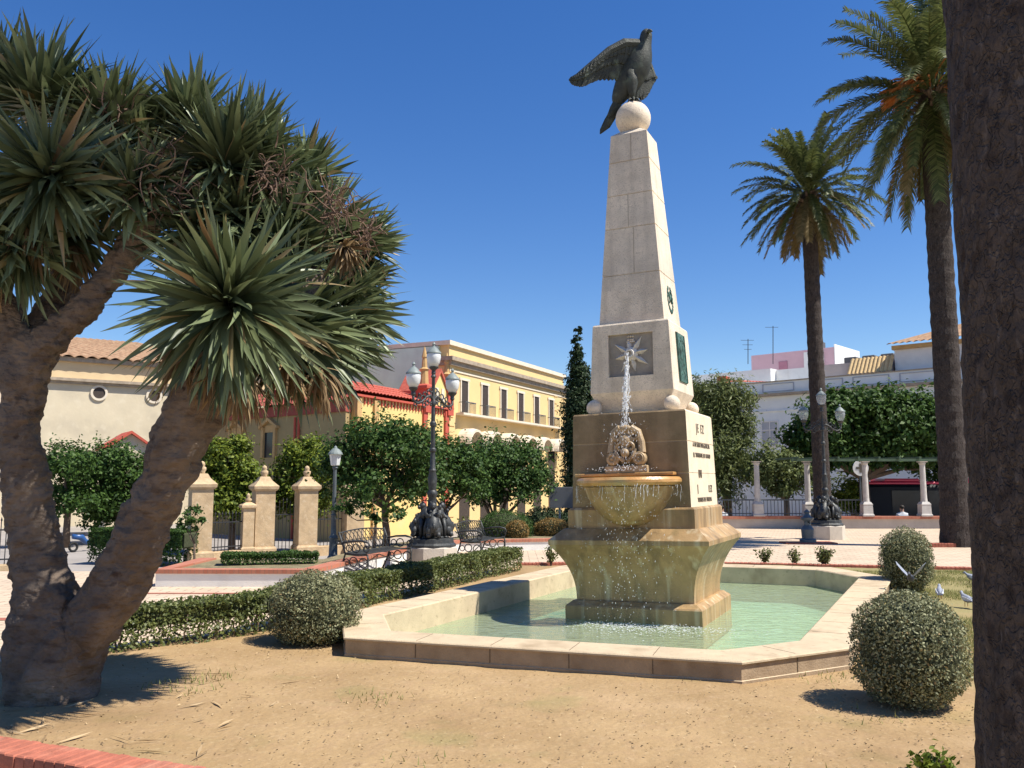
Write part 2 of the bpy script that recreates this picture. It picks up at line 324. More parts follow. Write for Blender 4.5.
def watermat():
    m = bpy.data.materials.new('pool_water'); m.use_nodes = True; n = m.node_tree.nodes; l = m.node_tree.links
    n.remove(n['Principled BSDF']); t = n.new('ShaderNodeBsdfTransparent'); t.inputs[0].default_value = (.74,.90,.80,1)
    g = n.new('ShaderNodeBsdfGlossy'); g.inputs['Roughness'].default_value = .04; fr = n.new('ShaderNodeFresnel'); fr.inputs[0].default_value = 1.33
    tc = n.new('ShaderNodeTexCoord'); mp = n.new('ShaderNodeMapping'); mp.inputs['Scale'].default_value = (1, 2.2, 1)
    nz = n.new('ShaderNodeTexNoise'); nz.inputs['Scale'].default_value = 4.5; nz.inputs['Detail'].default_value = 3; nz.inputs['Distortion'].default_value = .6
    bp = n.new('ShaderNodeBump'); bp.inputs['Strength'].default_value = .7; bp.inputs['Distance'].default_value = .05
    l.new(tc.outputs['Object'], mp.inputs[0]); l.new(mp.outputs[0], nz.inputs['Vector']); l.new(nz.outputs[0], bp.inputs['Height'])
    l.new(bp.outputs[0], g.inputs['Normal']); l.new(bp.outputs[0], fr.inputs['Normal'])
    d = n.new('ShaderNodeBsdfDiffuse'); d.inputs[0].default_value = (.50,.57,.36,1)        # suspended lime, slightly milky
    m0 = n.new('ShaderNodeMixShader'); m0.inputs[0].default_value = .42; l.new(t.outputs[0], m0.inputs[1]); l.new(d.outputs[0], m0.inputs[2])
    mx = n.new('ShaderNodeMixShader'); sc = n.new('ShaderNodeMath'); sc.operation = 'MULTIPLY'; sc.inputs[1].default_value = .75; l.new(fr.outputs[0], sc.inputs[0]); l.new(sc.outputs[0], mx.inputs[0]); l.new(m0.outputs[0], mx.inputs[1]); l.new(g.outputs[0], mx.inputs[2])
    l.new(mx.outputs[0], n['Material Output'].inputs[0]); return m
M['water'] = watermat()
def spraymat():
    m = bpy.data.materials.new('falling_water'); m.use_nodes = True; n = m.node_tree.nodes; l = m.node_tree.links
    b = n['Principled BSDF']; b.inputs['Base Color'].default_value = (.9,.92,.94,1); b.inputs['Roughness'].default_value = .15
    t = n.new('ShaderNodeBsdfTransparent'); mx = n.new('ShaderNodeMixShader'); mx.inputs[0].default_value = .42
    l.new(t.outputs[0], mx.inputs[1]); l.new(b.outputs[0], mx.inputs[2]); l.new(mx.outputs[0], n['Material Output'].inputs[0]); return m
M['spray'] = spraymat()

# ------------------------------------------------------------------ ground
STZ = -.9
struct(poly('street', [(-1500,-1500),(1500,-1500),(1500,1500),(-1500,1500)], STZ, M['street']))
plaza = [(-40,-12),(40,-12),(40,34.0),(3.4,34.0),(2.2,26),(-1.2,25.2),(-3.2,21.5),(-3.6,17.6),(-40,17.6)]

bed = [(-7.5,7.15),(-6,6.62)]+[tuple(G(0,752,0)[:2])]+[(-1.7,5.35),(2.0,4.16),(14,.6),(16,16.4),(9.4,17.55),(4.7,18.9),(.2,18.6),(-.2,18.0),(-1.2,15.4),(-2.5,12.4),(-3.25,10.45),(-5.0,8.75)]
def pip(x, y, pg):
    c = False; n = len(pg)
    for i in range(n):
        (x1, y1), (x2, y2) = pg[i], pg[(i+1) % n]
        if (y1 > y) != (y2 > y) and x < (x2-x1)*(y-y1)/(y2-y1)+x1: c = not c
    return c
# pool outline (outer top edge)
POOL = [Vector(p) for p in ((-1.69,8.93),(2.0,7.72),(3.20,8.38),(6.26,14.45),(5.9,16.15),(2.05,17.6),(.95,16.5),(-2.03,10.5))]
def inset(pg, d):
    n = len(pg); out = []
    for i in range(n):
        a, b, c = pg[i-1], pg[i], pg[(i+1) % n]
        e1, e2 = (b-a).normalized(), (c-b).normalized(); n1, n2 = Vector((-e1.y, e1.x)), Vector((-e2.y, e2.x))
        k = (n1+n2); out.append(b+k*(d/(1+n1.dot(n2))))
    return out
def pavement():
    from mathutils.geometry import tessellate_polygon
    hole = inset(POOL, .2); o3 = [Vector((x, y, -.012)) for x, y in plaza]; h3 = [Vector((p.x, p.y, -.012)) for p in reversed(hole)]
    b = MB(); b.v = [tuple(p) for p in o3+h3]; b.f = [tuple(t) for t in tessellate_polygon([o3, h3])]; n = len(o3)
    k = len(b.v); b.v += [(p.x, p.y, -.95) for p in o3]; b.f += [(i, (i+1) % n, k+(i+1) % n, k+i) for i in range(n)]
    struct(b.build('pavement', M['pave']))
pavement()
def ground_bed():
    st = .09; xs = np.arange(-8, 16.2, st); ys = np.arange(.4, 19.2, st); b = MB(); idx = {}
    pl = [tuple(p) for p in inset(POOL, .2)]
    for i, x in enumerate(xs):
        for j, y in enumerate(ys):
            if pip(x, y, bed) and not pip(x, y, pl):
                idx[i, j] = len(b.v)
                z = .012+.03*noise.noise(Vector((x*.5, y*.5, 0)))+.012*noise.noise(Vector((x*2.2, y*2.2, 3)))+.006*noise.noise(Vector((x*6, y*6, 5)))
                b.v.append((x, y, max(z, -.008)))
    for (i, j) in list(idx):
        q = [(i, j), (i+1, j), (i+1, j+1), (i, j+1)]
        if all(k in idx for k in q): b.f.append(tuple(idx[k] for k in q))
    return struct(b.build('dirt_bed', M['dirt'], smooth=True))
ground_bed()
# loose litter and sparse grass on the dirt
pl_ = [tuple(p) for p in inset(POOL, -.03)]
def scatter(n, x0, x1, y0, y1, fn=None):
    out = []
    while len(out) < n:
        x, y = random.uniform(x0, x1), random.uniform(y0, y1)
        if pip(x, y, bed) and not pip(x, y, pl_) and (fn is None or random.random() < fn(x, y)): out.append((x, y, .02+.03*noise.noise(Vector((x*.5, y*.5, 0)))))
    return np.array(out)
Pl = scatter(3000, -5, 6, 4.6, 10.5, lambda x, y: min(1, 2.2-.22*y)+.15)
for cx_, cy_ in ((3.05,6.95),(-2.15,9.5),(6.1,13.5)):
    q = np.array([cx_,cy_,.025])+rng.normal(size=(260,3))*np.array([.38,.34,.004]); Pl = np.concatenate([Pl, q])
stuff(npmesh('leaf_litter', leaves(Pl, np.tile([0,0,1.], (len(Pl), 1)), .022, .012, .35), LQ, L_litter), 'small dry leaf bits and stones scattered over the dirt', 'litter')
def gblades(P, h):
    n = len(P); a = rng.uniform(0, 6.28, n); d = np.stack([np.cos(a), np.sin(a), np.zeros(n)], 1); s = np.stack([-np.sin(a), np.cos(a), np.zeros(n)], 1)
    hh = h*rng.uniform(.5, 1.3, (n, 1)); tip = P+d*hh*.7+np.array([0,0,1.])*hh
    return np.stack([P-s*.005, P+s*.005, tip], 1)
def gdens(x, y):
    g = noise.noise(Vector((x*.9, y*.9, 9)))
    return max(0, g*1.6+.6) if x > 4.0 else max(0, g-.28)*1.2
Pg = np.concatenate([scatter(52000, 3.6, 10, 6.5, 17.3, gdens), scatter(2600, -4, 5, 4.8, 8.6, gdens)])
Pg = Pg+rng.normal(size=Pg.shape)*np.array([.02,.02,0])
stuff(npmesh('thin_grass', gblades(Pg, .045), [(0,1,2)], L_grass), 'thin dry grass growing over the dirt beside the pool', 'grass')
Pf = scatter(60, -5.2, -1.8, 5.3, 8.2); fl_ = []
for q in Pf:
    a = random.uniform(0, 6.28); d = np.array([math.cos(a), math.sin(a), 0]); sd = np.array([-d[1], d[0], 0]); L = random.uniform(.08, .32); w_ = random.uniform(.004,.012); c_ = q+np.array([0,0,.004])
    fl_.append([c_-d*L/2, c_+sd*w_+[0,0,.008], c_+d*L/2+[0,0,random.uniform(0,.02)], c_-sd*w_])
stuff(npmesh('fallen_leaves', np.array(fl_), LQ, L_litter), 'long brown leaves fallen on the dirt under the dragon tree', 'fallen leaves')
# paving stripes and brick edging flush with the ground
def strip(name, a, b, wd, z, m, h=.0):
    a, b = Vector(a[:2]), Vector(b[:2]); d = (b-a).normalized(); n = Vector((-d.y, d.x))*wd/2
    return poly(name, [a-n, b-n, b+n, a+n], z, m, h or 0)
struct(strip('paving_stripe', (-14,10.6), (-4.5,11.7), .22, -.006, M['brick']))
struct(strip('paving_stripe', (-5.9,14.1), (-3.0,14.1), .12, -.006, M['brick']))
def brick_row(name, a, b, label, wd=.24, h=.1, bw=.075, group='brick edgings of the beds', z0=-.05):
    a, b = Vector((a[0],a[1],0)), Vector((b[0],b[1],0)); d = (b-a); n = max(1, int(d.length/(bw+.008))); d.normalize()
    m = MB(); Mx = Matrix.Translation(a) @ Matrix.Rotation(math.atan2(d.y, d.x), 4, 'Z')
    for i in range(n):
        x = i*(bw+.008); j = random.uniform(-.004, .004)
        m.box(x, x+bw, -wd/2+j, wd/2+j, z0, h+random.uniform(-.003, .003), Mx, .008)
    m.box(0, n*(bw+.008), -wd/2+.012, wd/2-.012, z0, h-.012, Mx)
    o = m.build(name, M['brick']); tag(o, label, 'brick edging', group); return o
a = G(0, 744, .1); b_ = G(205, 776, .1); dd = (b_-a).normalized()
brick_row('brick_edging', a-dd*1.2, a+dd*8.5, 'red brick edging in the foreground below the dragon tree', .26, .1, group='brick edgings of the beds')
brick_row('brick_edging', (4.6,18.95), (13.2,16.85), 'long red brick edging between the pool and the pale paving', .2, .05)
brick_row('brick_edging', (.1,18.75), (3.0,19.2), 'short red brick edging beside the far end of the clipped hedge', .2, .05)
brick_row('brick_edging', (10.6,24.2), (16.8,24.0), 'red brick edging at the foot of the fruiting palm', .24, .1)

# ------------------------------------------------------------------ pool
def pool():
    t = thing('pool_basin', 'low cream stone pool basin with cut corners around the monument', 'fountain pool', (1.7,12,0))
    o, i_ = POOL, inset(POOL, .49); n = len(o); m = MB()
    rings = []
    for k, (pg, z) in enumerate(((o, -.06), (o, .035), (inset(o, .01), .04), (inset(o, .01), .175), (inset(o, -.012), .18), (inset(o, -.012), .195), (inset(o, .0), .205), (inset(o, .47), .205), (i_, .19), (i_, -.5))):
        rings.append([Vector((p.x, p.y, z)) for p in pg])
    m.loft(rings, False, False)
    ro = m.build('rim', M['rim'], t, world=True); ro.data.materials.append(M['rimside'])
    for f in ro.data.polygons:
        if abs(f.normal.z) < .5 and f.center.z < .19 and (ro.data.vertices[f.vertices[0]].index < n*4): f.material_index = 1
    j = MB()
    for k in range(n):                                                   # mortar joints of the rim stones
        a, b = o[k], o[(k+1) % n]; L = (b-a).length; nn = max(1, round(L/.72)); d = (b-a).normalized(); nv = Vector((-d.y, d.x))
        for q in range(1, nn):
            p = a+d*(L*q/nn); Mx = Matrix.Translation((p.x, p.y, 0)) @ Matrix.Rotation(math.atan2(d.y, d.x), 4, 'Z')
            j.box(-.004, .004, .006, .03, .045, .172, Mx); j.box(-.003, .003, .03, .44, .19, .2065, Mx)
    j.build('joint', M['jointdk'], t, world=True)
    fl = MB(); q = inset(POOL, .3); fl.v = [(p.x, p.y, -.42) for p in q]; fl.f = [tuple(range(n))]; fl.build('floor', M['poolfloor'], t, world=True)
    wv = poly('water', inset(POOL, .42), -.10, M['water']); struct(wv)
pool()

# ------------------------------------------------------------------ monument
A = R(25); CX, CY, CZ, MS = 1.997, 12.6, -.175, 1.1; LEAN = -R(1.15)
def front(o):                          # front face gets a darker colour: water stains plus its shade painted in
    o.data.materials.append(M['stonefront'])
    for f in o.data.polygons:
        if f.normal.y < -.7: f.material_index = 1
def monument():
    t = thing('monument', 'tall tapering stone obelisk on a flared wet pedestal in the pool', 'monument', (CX,CY,CZ), -A); t.rotation_euler = (0, LEAN, -A); t.scale = (MS,)*3
    def notch(w0, z0, w1, z1, zs, d=.007):
        pr = [(w0, z0)]
        for z in zs:
            wz = w0+(w1-w0)*(z-z0)/(z1-z0); pr += [(wz, z-.006), (wz-d, z-.003), (wz-d, z+.003), (wz, z+.006)]
        return pr+[(w1, z1)]
    MB().sq([(.86,-.2),(.86,.235),(.845,.255),(.82,.27),(.785,.30)]).build('foot', M['wetstone'], t)
    fl = [(.745+.24*(k/12)**2.3, .30+.67*k/12) for k in range(13)]
    fp = MB().sq(fl+[(.995,.985),(1.01,1.0),(1.01,1.055),(1.0,1.065),(.86,1.19)]).build('flared_pedestal', M['wetstone'], t)
    MB().sq([(.81,1.185),(.81,1.42),(.785,1.445)]).build('plinth', M['wetstone'], t)
    blk = MB().sq(notch(.762,1.44,.735,2.62,(1.86,2.25))+[(.72,2.64)]).build('inscribed_block', M['stone2'], t); front(blk)
    cube = MB().sq([(.42,2.63),(.44,2.68),(.515,2.84),(.551,2.92),(.510,3.81),(.498,3.83),(.44,3.845)]).build('emblem_block', M['stone'], t)
    cut = MB().box(-.30, .30, -.7, -.475, 3.12, 3.68).build('cutter', None, t)
    md = cube.modifiers.new('panel', 'BOOLEAN'); md.object = cut; md.operation = 'DIFFERENCE'; md.solver = 'EXACT'
    dg = bpy.context.evaluated_depsgraph_get(); me = bpy.data.meshes.new_from_object(cube.evaluated_get(dg))
    cube.modifiers.clear(); cube.data = me; bpy.data.objects.remove(cut)
    sh = MB(); prof = notch(.438,3.84,.253,6.5,(4.5,5.15,5.62,6.1),.012)+[(.24,6.512),(.10,6.62)]; sh.sq(prof)
    sh.build('shaft', M['stone'], t)
    j = MB()
    for z0, z1, x in ((6.11,6.49,.03),(5.16,5.61,-.02),(4.51,5.14,.05)):   # upright joints cut on the front of the shaft
        wf = lambda z: .438+(.253-.438)*(z-3.84)/2.66
        j.loft([[Vector((x-.004,-wf(z)+.01,z)), Vector((x+.004,-wf(z)+.01,z)), Vector((x+.004,-wf(z)-.0015,z)), Vector((x-.004,-wf(z)-.0015,z))] for z in (z0, z1)])
    j.build('joint', M['trimdk'], t)
    MB().ball((0,0,6.80), .2446, 28, 18).build('stone_ball', M['stone'], t, True)
    for sx, sy in ((-1,-1),(1,-1),(1,1),(-1,1)):
        MB().ball((.515*sx, .515*sy, 2.735), .105, 18, 12).build('corner_ball', M['stone'], t, True)
    # star with its spout
    s = MB(); c = Vector((0,-.478,3.41))
    for k in range(8):
        an = R(12)+k*math.pi/4; L = .27 if k % 2 else .23
        d = Vector((math.cos(an), 0, math.sin(an))); pz = Vector((-d.z, 0, d.x)); o = Vector((0,-1,0))
        p0, p1 = c+d*.07, c+d*L
        if abs(d.z) > .9 and d.z > 0: p1 = c+d*.19
        mid = c+d*.13; p1 = p1+Vector((0,-.012,0))
        s.add([p0-pz*.022, mid-pz*.038, p1, mid+pz*.038, p0+pz*.022, mid+o*.065, p0+o*.06], [(0,1,5,6),(1,2,5),(2,3,5),(3,4,6,5),(4,3,2,1,0)])
    s.build('star', M['starstone'], t); MB().box(-.298, .298, -.482, -.472, 3.122, 3.678).build('panel', M['paneldark'], t)
    sp = MB(); sp.lathe([(.09,0),(.095,.03),(.075,.05),(.06,.06),(.055,.10),(.035,.10),(.03,.04),(.001,.04)], M=Matrix.Translation(c) @ Matrix.Rotation(R(90), 4, 'X'), seg=20)
    sp.build('spout', M['starstone'], t, 'auto')
    cr = MB()
    for k in range(3): cr.ball((-.03+.03*k, -.49, 3.60), .016, 8, 6); cr.ball((-.03+.03*k, -.49, 3.645), .014, 8, 6)
    cr.box(-.055, .055, -.50, -.475, 3.565, 3.585); cr.build('crown_relief', M['stone'], t, True)
    # bronze relief on the right side, laurel emblem on the shaft
    Mr = Matrix.Translation((.533,0,3.38)) @ Matrix.Rotation(R(-2.6), 4, 'Y')
    pq = MB().box(-.012, .014, -.20, .20, -.33, .33, Mr, .006)
    for k in range(60):
        y, z = random.uniform(-.15,.15), random.uniform(-.28,.28); pq.ball(Mr @ Vector((.012,y,z)), random.uniform(.014,.030), 8, 6, (.45,1,1.2))
    pq.ball(Mr @ Vector((.012,-.06,.02)), .07, 10, 8, (.35,.7,2.6)); pq.ball(Mr @ Vector((.012,.07,.0)), .065, 10, 8, (.35,.7,2.8))
    for sy in (-1,1): pq.box(.012, .024, sy*.185-.012, sy*.185+.012, -.32, .32, Mr)
    pq.build('bronze_relief', M['verdi'], t)
    wr = MB(); zc = 4.18; xw = .438-(zc-3.84)*.0695
    for sgn in (-1,1):
        for k in range(9):
            an = R(-80)+k*R(18); y, z = sgn*math.cos(an)*.12, math.sin(an)*.17
            wr.ball((xw+.004-(z)*.0667, y, zc+z), .027, 8, 6, (.35,.8,1.25))
    wr.tube([(xw+.006,-.05,zc-.05),(xw+.006,0,zc+.06),(xw+.006,.05,zc-.05)], .012, 6); wr.torus((xw+.004,0,zc+.06), .05, .01, (1,0,0))
    wr.build('laurel_emblem', M['verdi'], t, True)
    # half bowl, shelf and carved scroll
    bp = [(.10,1.22),(.22,1.25),(.35,1.33),(.45,1.45),(.53,1.58),(.565,1.695),(.60,1.715),(.64,1.725),(.665,1.755),(.665,1.785),(.64,1.815),(.60,1.82),(.54,1.80),(.5,1.74),(.3,1.65),(.02,1.62)]
    MB().lathe(bp[:6]+[(.57,1.705),(.02,1.70)], (0,-.74,0), 48).build('bowl', M['wetstone'], t, 'auto'); MB().lathe([(.3,1.70)]+bp[6:-1]+[(.3,1.66)], (0,-.74,0), 48).build('bowl_rim', M['bowl'], t, 'auto')
    MB().box(-.66, .60, -.93, -.70, 1.835, 1.875, None, .008).build('shelf', M['bowl'], t)
    sc = MB(); sc.box(-.27, .27, -.90, -.70, 1.87, 1.965, None, .01)
    sc.box(-.17, .19, -.80, -.70, 1.965, 2.38, None, .03)
    for sx in (-1, 1):
        sc.lathe([(.001,-.06),(.075,-.06),(.085,-.04),(.085,.04),(.075,.06),(.001,.06)], M=Matrix.Translation((sx*.17,-.84,2.05)) @ Matrix.Rotation(R(90), 4, 'X'), seg=18)
        sc.torus((sx*.17,-.905,2.05), .05, .014, (0,1,0)); sc.ball((sx*.17,-.905,2.05), .022, 8, 6)
        sc.tube([(sx*.2,-.84,2.12),(sx*.19,-.82,2.25),(sx*.15,-.83,2.38),(sx*.07,-.85,2.44)], [.05,.045,.05,.04], 10)
        sc.torus((sx*.11,-.86,2.34), .05, .022, (0,1,0)); sc.torus((sx*.06,-.88,2.20), .045, .02, (0,1,.2))
        sc.tube([(sx*.02,-.87,2.02),(sx*.1,-.89,2.08),(sx*.13,-.87,2.17)], [.03,.028,.02], 8)
    sc.ball((0,-.85,2.27), .09, 14, 10, (1,.7,1.1)); sc.ball((0,-.89,2.12), .06, 12, 8); sc.ball((0,-.85,2.42), .07, 12, 8, (1.3,.6,.7))
    sc.build('carved_scroll', M['carve'], t, 'auto')
    # inscription on the right face
    def text(s, y, z, size, sx=1.0, sp=1.15):
        cu = bpy.data.curves.new('inscription', 'FONT'); cu.body = s; cu.size = size; cu.extrude = .004; cu.align_x = 'CENTER'; cu.space_character = sp; cu.resolution_u = 2
        o = bpy.data.objects.new('inscription', cu); scene.collection.objects.link(o)
        me = bpy.data.meshes.new_from_object(o.evaluated_get(bpy.context.evaluated_depsgraph_get())); bpy.data.objects.remove(o)
        x = .762-(z-1.44)*.0229
        me.transform(Matrix.Translation((x+.003, y, z)) @ Matrix(((0,0,1,0),(1,0,0,0),(0,1,0,0),(0,0,0,1))) @ Matrix.Scale(sx, 4, (1,0,0)))
        linkmesh('inscription', me, M['letter'], t)
    text('JE EZ', -.02, 2.38, .16, .8, 1.6)
    text('A MI SAN DALGENCIA', 0, 2.19, .085, 1.0); text('EL TENIENTE DE NAVIO', 0, 2.06, .08, 1.0)
    text('UN', -.18, 1.80, .15, .7, 1.5); text('I', -.36, 1.60, .17); text('LEZ', .36, 1.62, .13, .8, 1.4); text('TORRES DE PINEDA', .0, 1.50, .08, 1.0)
    return t
M['paneldark'] = mat('shaded_panel_stone', (.30,.265,.22), .85, .2, 6, .5, 55, dist=.01); M['starstone'] = mat('pale_carved_stone', (.62,.58,.52), .8, .1, 8, .3, 55, dist=.01)  # panel back is toned dark to stand for the shade in the recess
M['stone2'] = mat('worn_block_stone', (.70,.58,.42), .75, .12, 4, .5, 50, dist=.01); overlay(M['stone2'], (.42,.30,.17), 2.2, .55, .75, .4, 1.5, .3); M['stonefront'] = mat('shaded_stained_stone', (.27,.19,.105), .6, .2, 4, .5, 50, dist=.01); overlay(M['stonefront'], (.14,.095,.045), 2.0, .42, .66, .8, 1.8, .3); overlay(M['stonefront'], (.36,.28,.18), 7, .58, .74, .5)
M['carve'] = mat('wet_carved_stone', (.42,.30,.17), .5, .25, 6, .4, 50, dist=.01, spec=.5); overlay(M['carve'], (.12,.09,.05), 9, .52, .66, .7)
mon = monument()
Mmon = Matrix.Translation((CX,CY,CZ)) @ Matrix.Rotation(-A, 4, 'Z') @ Matrix.Rotation(LEAN, 4, 'Y') @ Matrix.Scale(MS, 4)

# falling water, spray and foam
def fountain_water():
    b = MB(); q = []
    def drop(p, r, sz=1.0): b.ball(Mmon @ Vector(p), r, 5, 4, (1,1,sz))
    for k in range(240):                                     # jet from the spout down to the scroll
        t = random.random()**.8; z = 3.41-.98*t; y = -.62-.17*math.sqrt(t)*1.2
        s = .010+.036*t; drop((random.gauss(-.015*t,s*.7), y+random.gauss(0,s*.6), z), random.uniform(.004,.012)*(1.2-.3*t), random.uniform(1,2.6))
    for q_ in range(7):
        x0, y0 = random.gauss(0,.011), random.gauss(0,.011); k0, k1 = random.randint(0,5), random.randint(16,24)
        pts = [Mmon @ Vector((x0*(1+k/12)+random.gauss(-.015*k/24,.007), -.60+y0*(1+k/10)-.19*math.sqrt(k/24), 3.41-1.0*k/24)) for k in range(k0, k1+1)]
        b.tube(pts, [random.uniform(.002,.010) for _ in pts], 6)
    for q_ in range(22):                                      # thin strings running off the bowl rim
        an = R(-90)+random.gauss(.1,.8); r = .672; x, y = r*math.cos(an), -.74+r*math.sin(an); z = 1.72; L = random.uniform(.04,.22)
        pts = [Mmon @ Vector((x+random.gauss(0,.004), y-.03*k/5+random.gauss(0,.004), z-L*k/5)) for k in range(6)]
        b.tube(pts, [random.uniform(.001,.003) for _ in pts], 5)
    for k in range(230):                                     # breaking up over the scroll
        drop((random.gauss(-.02,.11), -.90-abs(random.gauss(0,.05)), random.uniform(1.9,2.5)), random.uniform(.0025,.007), random.uniform(1,2.5))
    for k in range(170): drop((random.gauss(0,.2), -.98+random.gauss(0,.12), 1.90+abs(random.gauss(0,.03))), random.uniform(.002,.008))
    for k in range(620):                                     # dripping off the bowl
        an = R(-90)+random.gauss(.12,.75); r = .665+abs(random.gauss(0,.02)); t = random.random()**1.5
        if random.random() < .35: an = R(-90)+random.gauss(.2,.22)
        drop((r*math.cos(an)+random.gauss(0,.03*t), -.715+r*math.sin(an)-.15*t+random.gauss(0,.05*t), 1.73-1.65*t), random.uniform(.0016,.0046), random.uniform(1,3.4))
    o = b.build('falling_water', M['spray'], smooth=True); stuff(o, 'water falling from the star spout over the bowl in drops', 'falling water')
    f = MB()
    for k in range(1500):
        x = random.gauss(.1,.55); y = -1.0-abs(random.gauss(0,.30)); 
        f.ball(Mmon @ Vector((x, y, .072+abs(random.gauss(0,.012)))), random.uniform(.002,.008), 5, 4, (1.8,1.8,.35))
    o = f.build('foam', M['spray'], smooth=True); stuff(o, 'white splashing foam on the water below the bowl', 'foam')
fountain_water()

# ------------------------------------------------------------------ eagle statue
def eagle():
    t = thing('eagle_statue', 'dark bronze eagle with one wing spread on top of the obelisk', 'statue', Mmon @ Vector((0,0,7.03)), R(-8)); t.scale = (MS,)*3
    def X(px, py, y=0): return Vector(((px-634)*.0139, y, (103-py)*.0139))
    b = MB(); spine = [((617,103,.03),.07,.05),((622,92,.02),.13,.10),((630,80,0),.185,.15),((638,67,-.02),.205,.17),((643,56,-.03),.18,.155),((646,46,-.04),.115,.105),((648,39,-.05),.085,.08),((649,33,-.06),.088,.085),((649,29,-.06),.06,.06),((649,27,-.06),.015,.015)]
    rs = []
    for i, ((px, py, y), rx, ry) in enumerate(spine):
        p = X(px, py, y); a = X(*spine[max(0,i-1)][0]); c = X(*spine[min(len(spine)-1,i+1)][0]); tt = (c-a).normalized(); n1 = Vector((tt.z,0,-tt.x)); n2 = Vector((0,1,0))
        rs.append([p+n1*rx*math.cos(2*math.pi*k/18)*(1+.05*random.uniform(-1,1))+n2*ry*math.sin(2*math.pi*k/18) for k in range(18)])
    b.loft(rs); 
    b.tube([X(650,33,-.13), X(653,33,-.17), X(655,35.5,-.185)], [.04,.028,.006], 8)   # hooked beak
    for s in (-.045,.045): b.ball(X(650,31.5,-.12+abs(s)*.2)+Vector((s,0,0)), .014, 8, 6)
    bd = b.build('body', M['bronze'], t, True)
    md = bd.modifiers.new('smooth','SUBSURF'); md.levels = md.render_levels = 1
    def feather(mb, p, q, w_, th=.018, nrm=Vector((0,-1,0)), off=0):
        d = q-p; L = d.length; d.normalize(); s = d.cross(nrm).normalized(); r = []
        for f, ww in ((0,.55),(.25,.95),(.7,1),(.92,.7),(1,.15)):
            c = p+d*L*f+nrm*(off); r.append([c-s*w_*ww, c+nrm*th, c+s*w_*ww, c-nrm*th*.4])
        mb.loft(r)
    # spread wing: arm edge from shoulder to wrist to tip, feathers in two layers
    wg = MB(); edge = [X(641,43,-.06), X(627,44,-.12), X(612,53,-.18), X(596,67,-.24), X(583,78,-.28), X(576,83,-.30)]
    wg.tube(edge, [.075,.08,.07,.055,.04,.02], 10)
    trail = [X(629,95,-.02), X(624,84,-.04), X(617,80,-.07), X(609,81,-.11), X(600,82,-.16), X(592,86,-.2), X(585,91,-.25), X(580,91,-.27), X(575,90,-.3), X(573,87,-.31)]
    for k in range(20):
        f = k/19; e = f*(len(edge)-1); i = min(int(e), len(edge)-2); p = edge[i].lerp(edge[i+1], e-i)
        g = f*(len(trail)-1); i = min(int(g), len(trail)-2); q = trail[i].lerp(trail[i+1], g-i)
        feather(wg, p, q, .062-.02*f, .016, off=.008*(k % 2)); feather(wg, p, p.lerp(q, .55), .055-.02*f, .022, off=.025+.006*(k % 2)); feather(wg, p, p.lerp(q, .3), .05-.02*f, .025, off=.04)
    wg.build('wing', M['bronze'], t)
    w2 = MB(); e2 = [X(645,50,.08), X(651,60,.14), X(656,70,.16)]; w2.tube(e2, [.07,.06,.035], 10)
    t2 = [X(640,92,.08), X(643,98,.1), X(648,93,.12), X(652,82,.15), X(656,74,.16)]
    for k in range(10):
        f = k/9; p = e2[0].lerp(e2[2], f) if f < 1 else e2[2]; g = f*(len(t2)-1); i = min(int(g), len(t2)-2); q = t2[i].lerp(t2[i+1], g-i)
        feather(w2, p, q, .055, .018, off=.006*(k % 2)); feather(w2, p, p.lerp(q,.5), .05, .02, off=.02)
    w2.build('wing', M['bronze'], t)
    tl = MB()
    for k in range(7):
        s = (k-3)/3; feather(tl, X(626,88,.03), X(604+s*3.2,128-s*2.2-abs(s)*1.5,.10+.02*abs(s)), .05, .016, off=-.008*abs(k-3))
    for k in range(5): feather(tl, X(626,86,.0), X(613+(k-2)*1.6,112-(k-2)*1.5,.05), .05, .02, off=.02)
    tl.build('tail', M['bronze'], t)
    for dx, y in ((0,-.07),(3.5,.07)):
        lg = MB(); lg.tube([X(634+dx,72,y*.9), X(633+dx,84,y), X(633.5+dx,94,y), X(634+dx,102,y)], [.11,.10,.055,.03], 12)
        for a in (-50,0,50,180):
            d = Vector((math.sin(R(a))*.11+.02, -math.cos(R(a))*.11, 0)); p = X(634+dx,102.5,y)
            lg.tube([p, p+d*.6+Vector((0,0,.012)), p+d+Vector((0,0,-.045))], [.024,.02,.006], 8)
        lg.build('leg', M['bronze'], t, True)
eagle()

# ------------------------------------------------------------------ dragon tree
def skin(name, joints, edges, m, parent, disp=.05, root=0):
    me = bpy.data.meshes.new(name); Mi = parent.location if parent else Vector()
    me.from_pydata([tuple(Vector(p)-Mi) for p, r in joints], edges, []); o = linkmesh(name, me, m, parent)
    o.modifiers.new('skin', 'SKIN'); sv = me.skin_vertices[0].data
    for i, (p, r) in enumerate(joints): sv[i].radius = (r*.95, r*.95); sv[i].use_root = (i == root)
    s = o.modifiers.new('sub', 'SUBSURF'); s.levels = s.render_levels = 4; o.modifiers['skin'].use_smooth_shade = True
    if disp:
        for sc_, st in ((.25, disp), (.09, disp*.6), (.035, disp*.22)):
            tx = bpy.data.textures.new(name, 'CLOUDS'); tx.noise_scale = sc_; tx.noise_depth = 3
            d = o.modifiers.new('knots', 'DISPLACE'); d.texture = tx; d.strength = st; d.mid_level = .5; d.texture_coords = 'LOCAL'
    return o
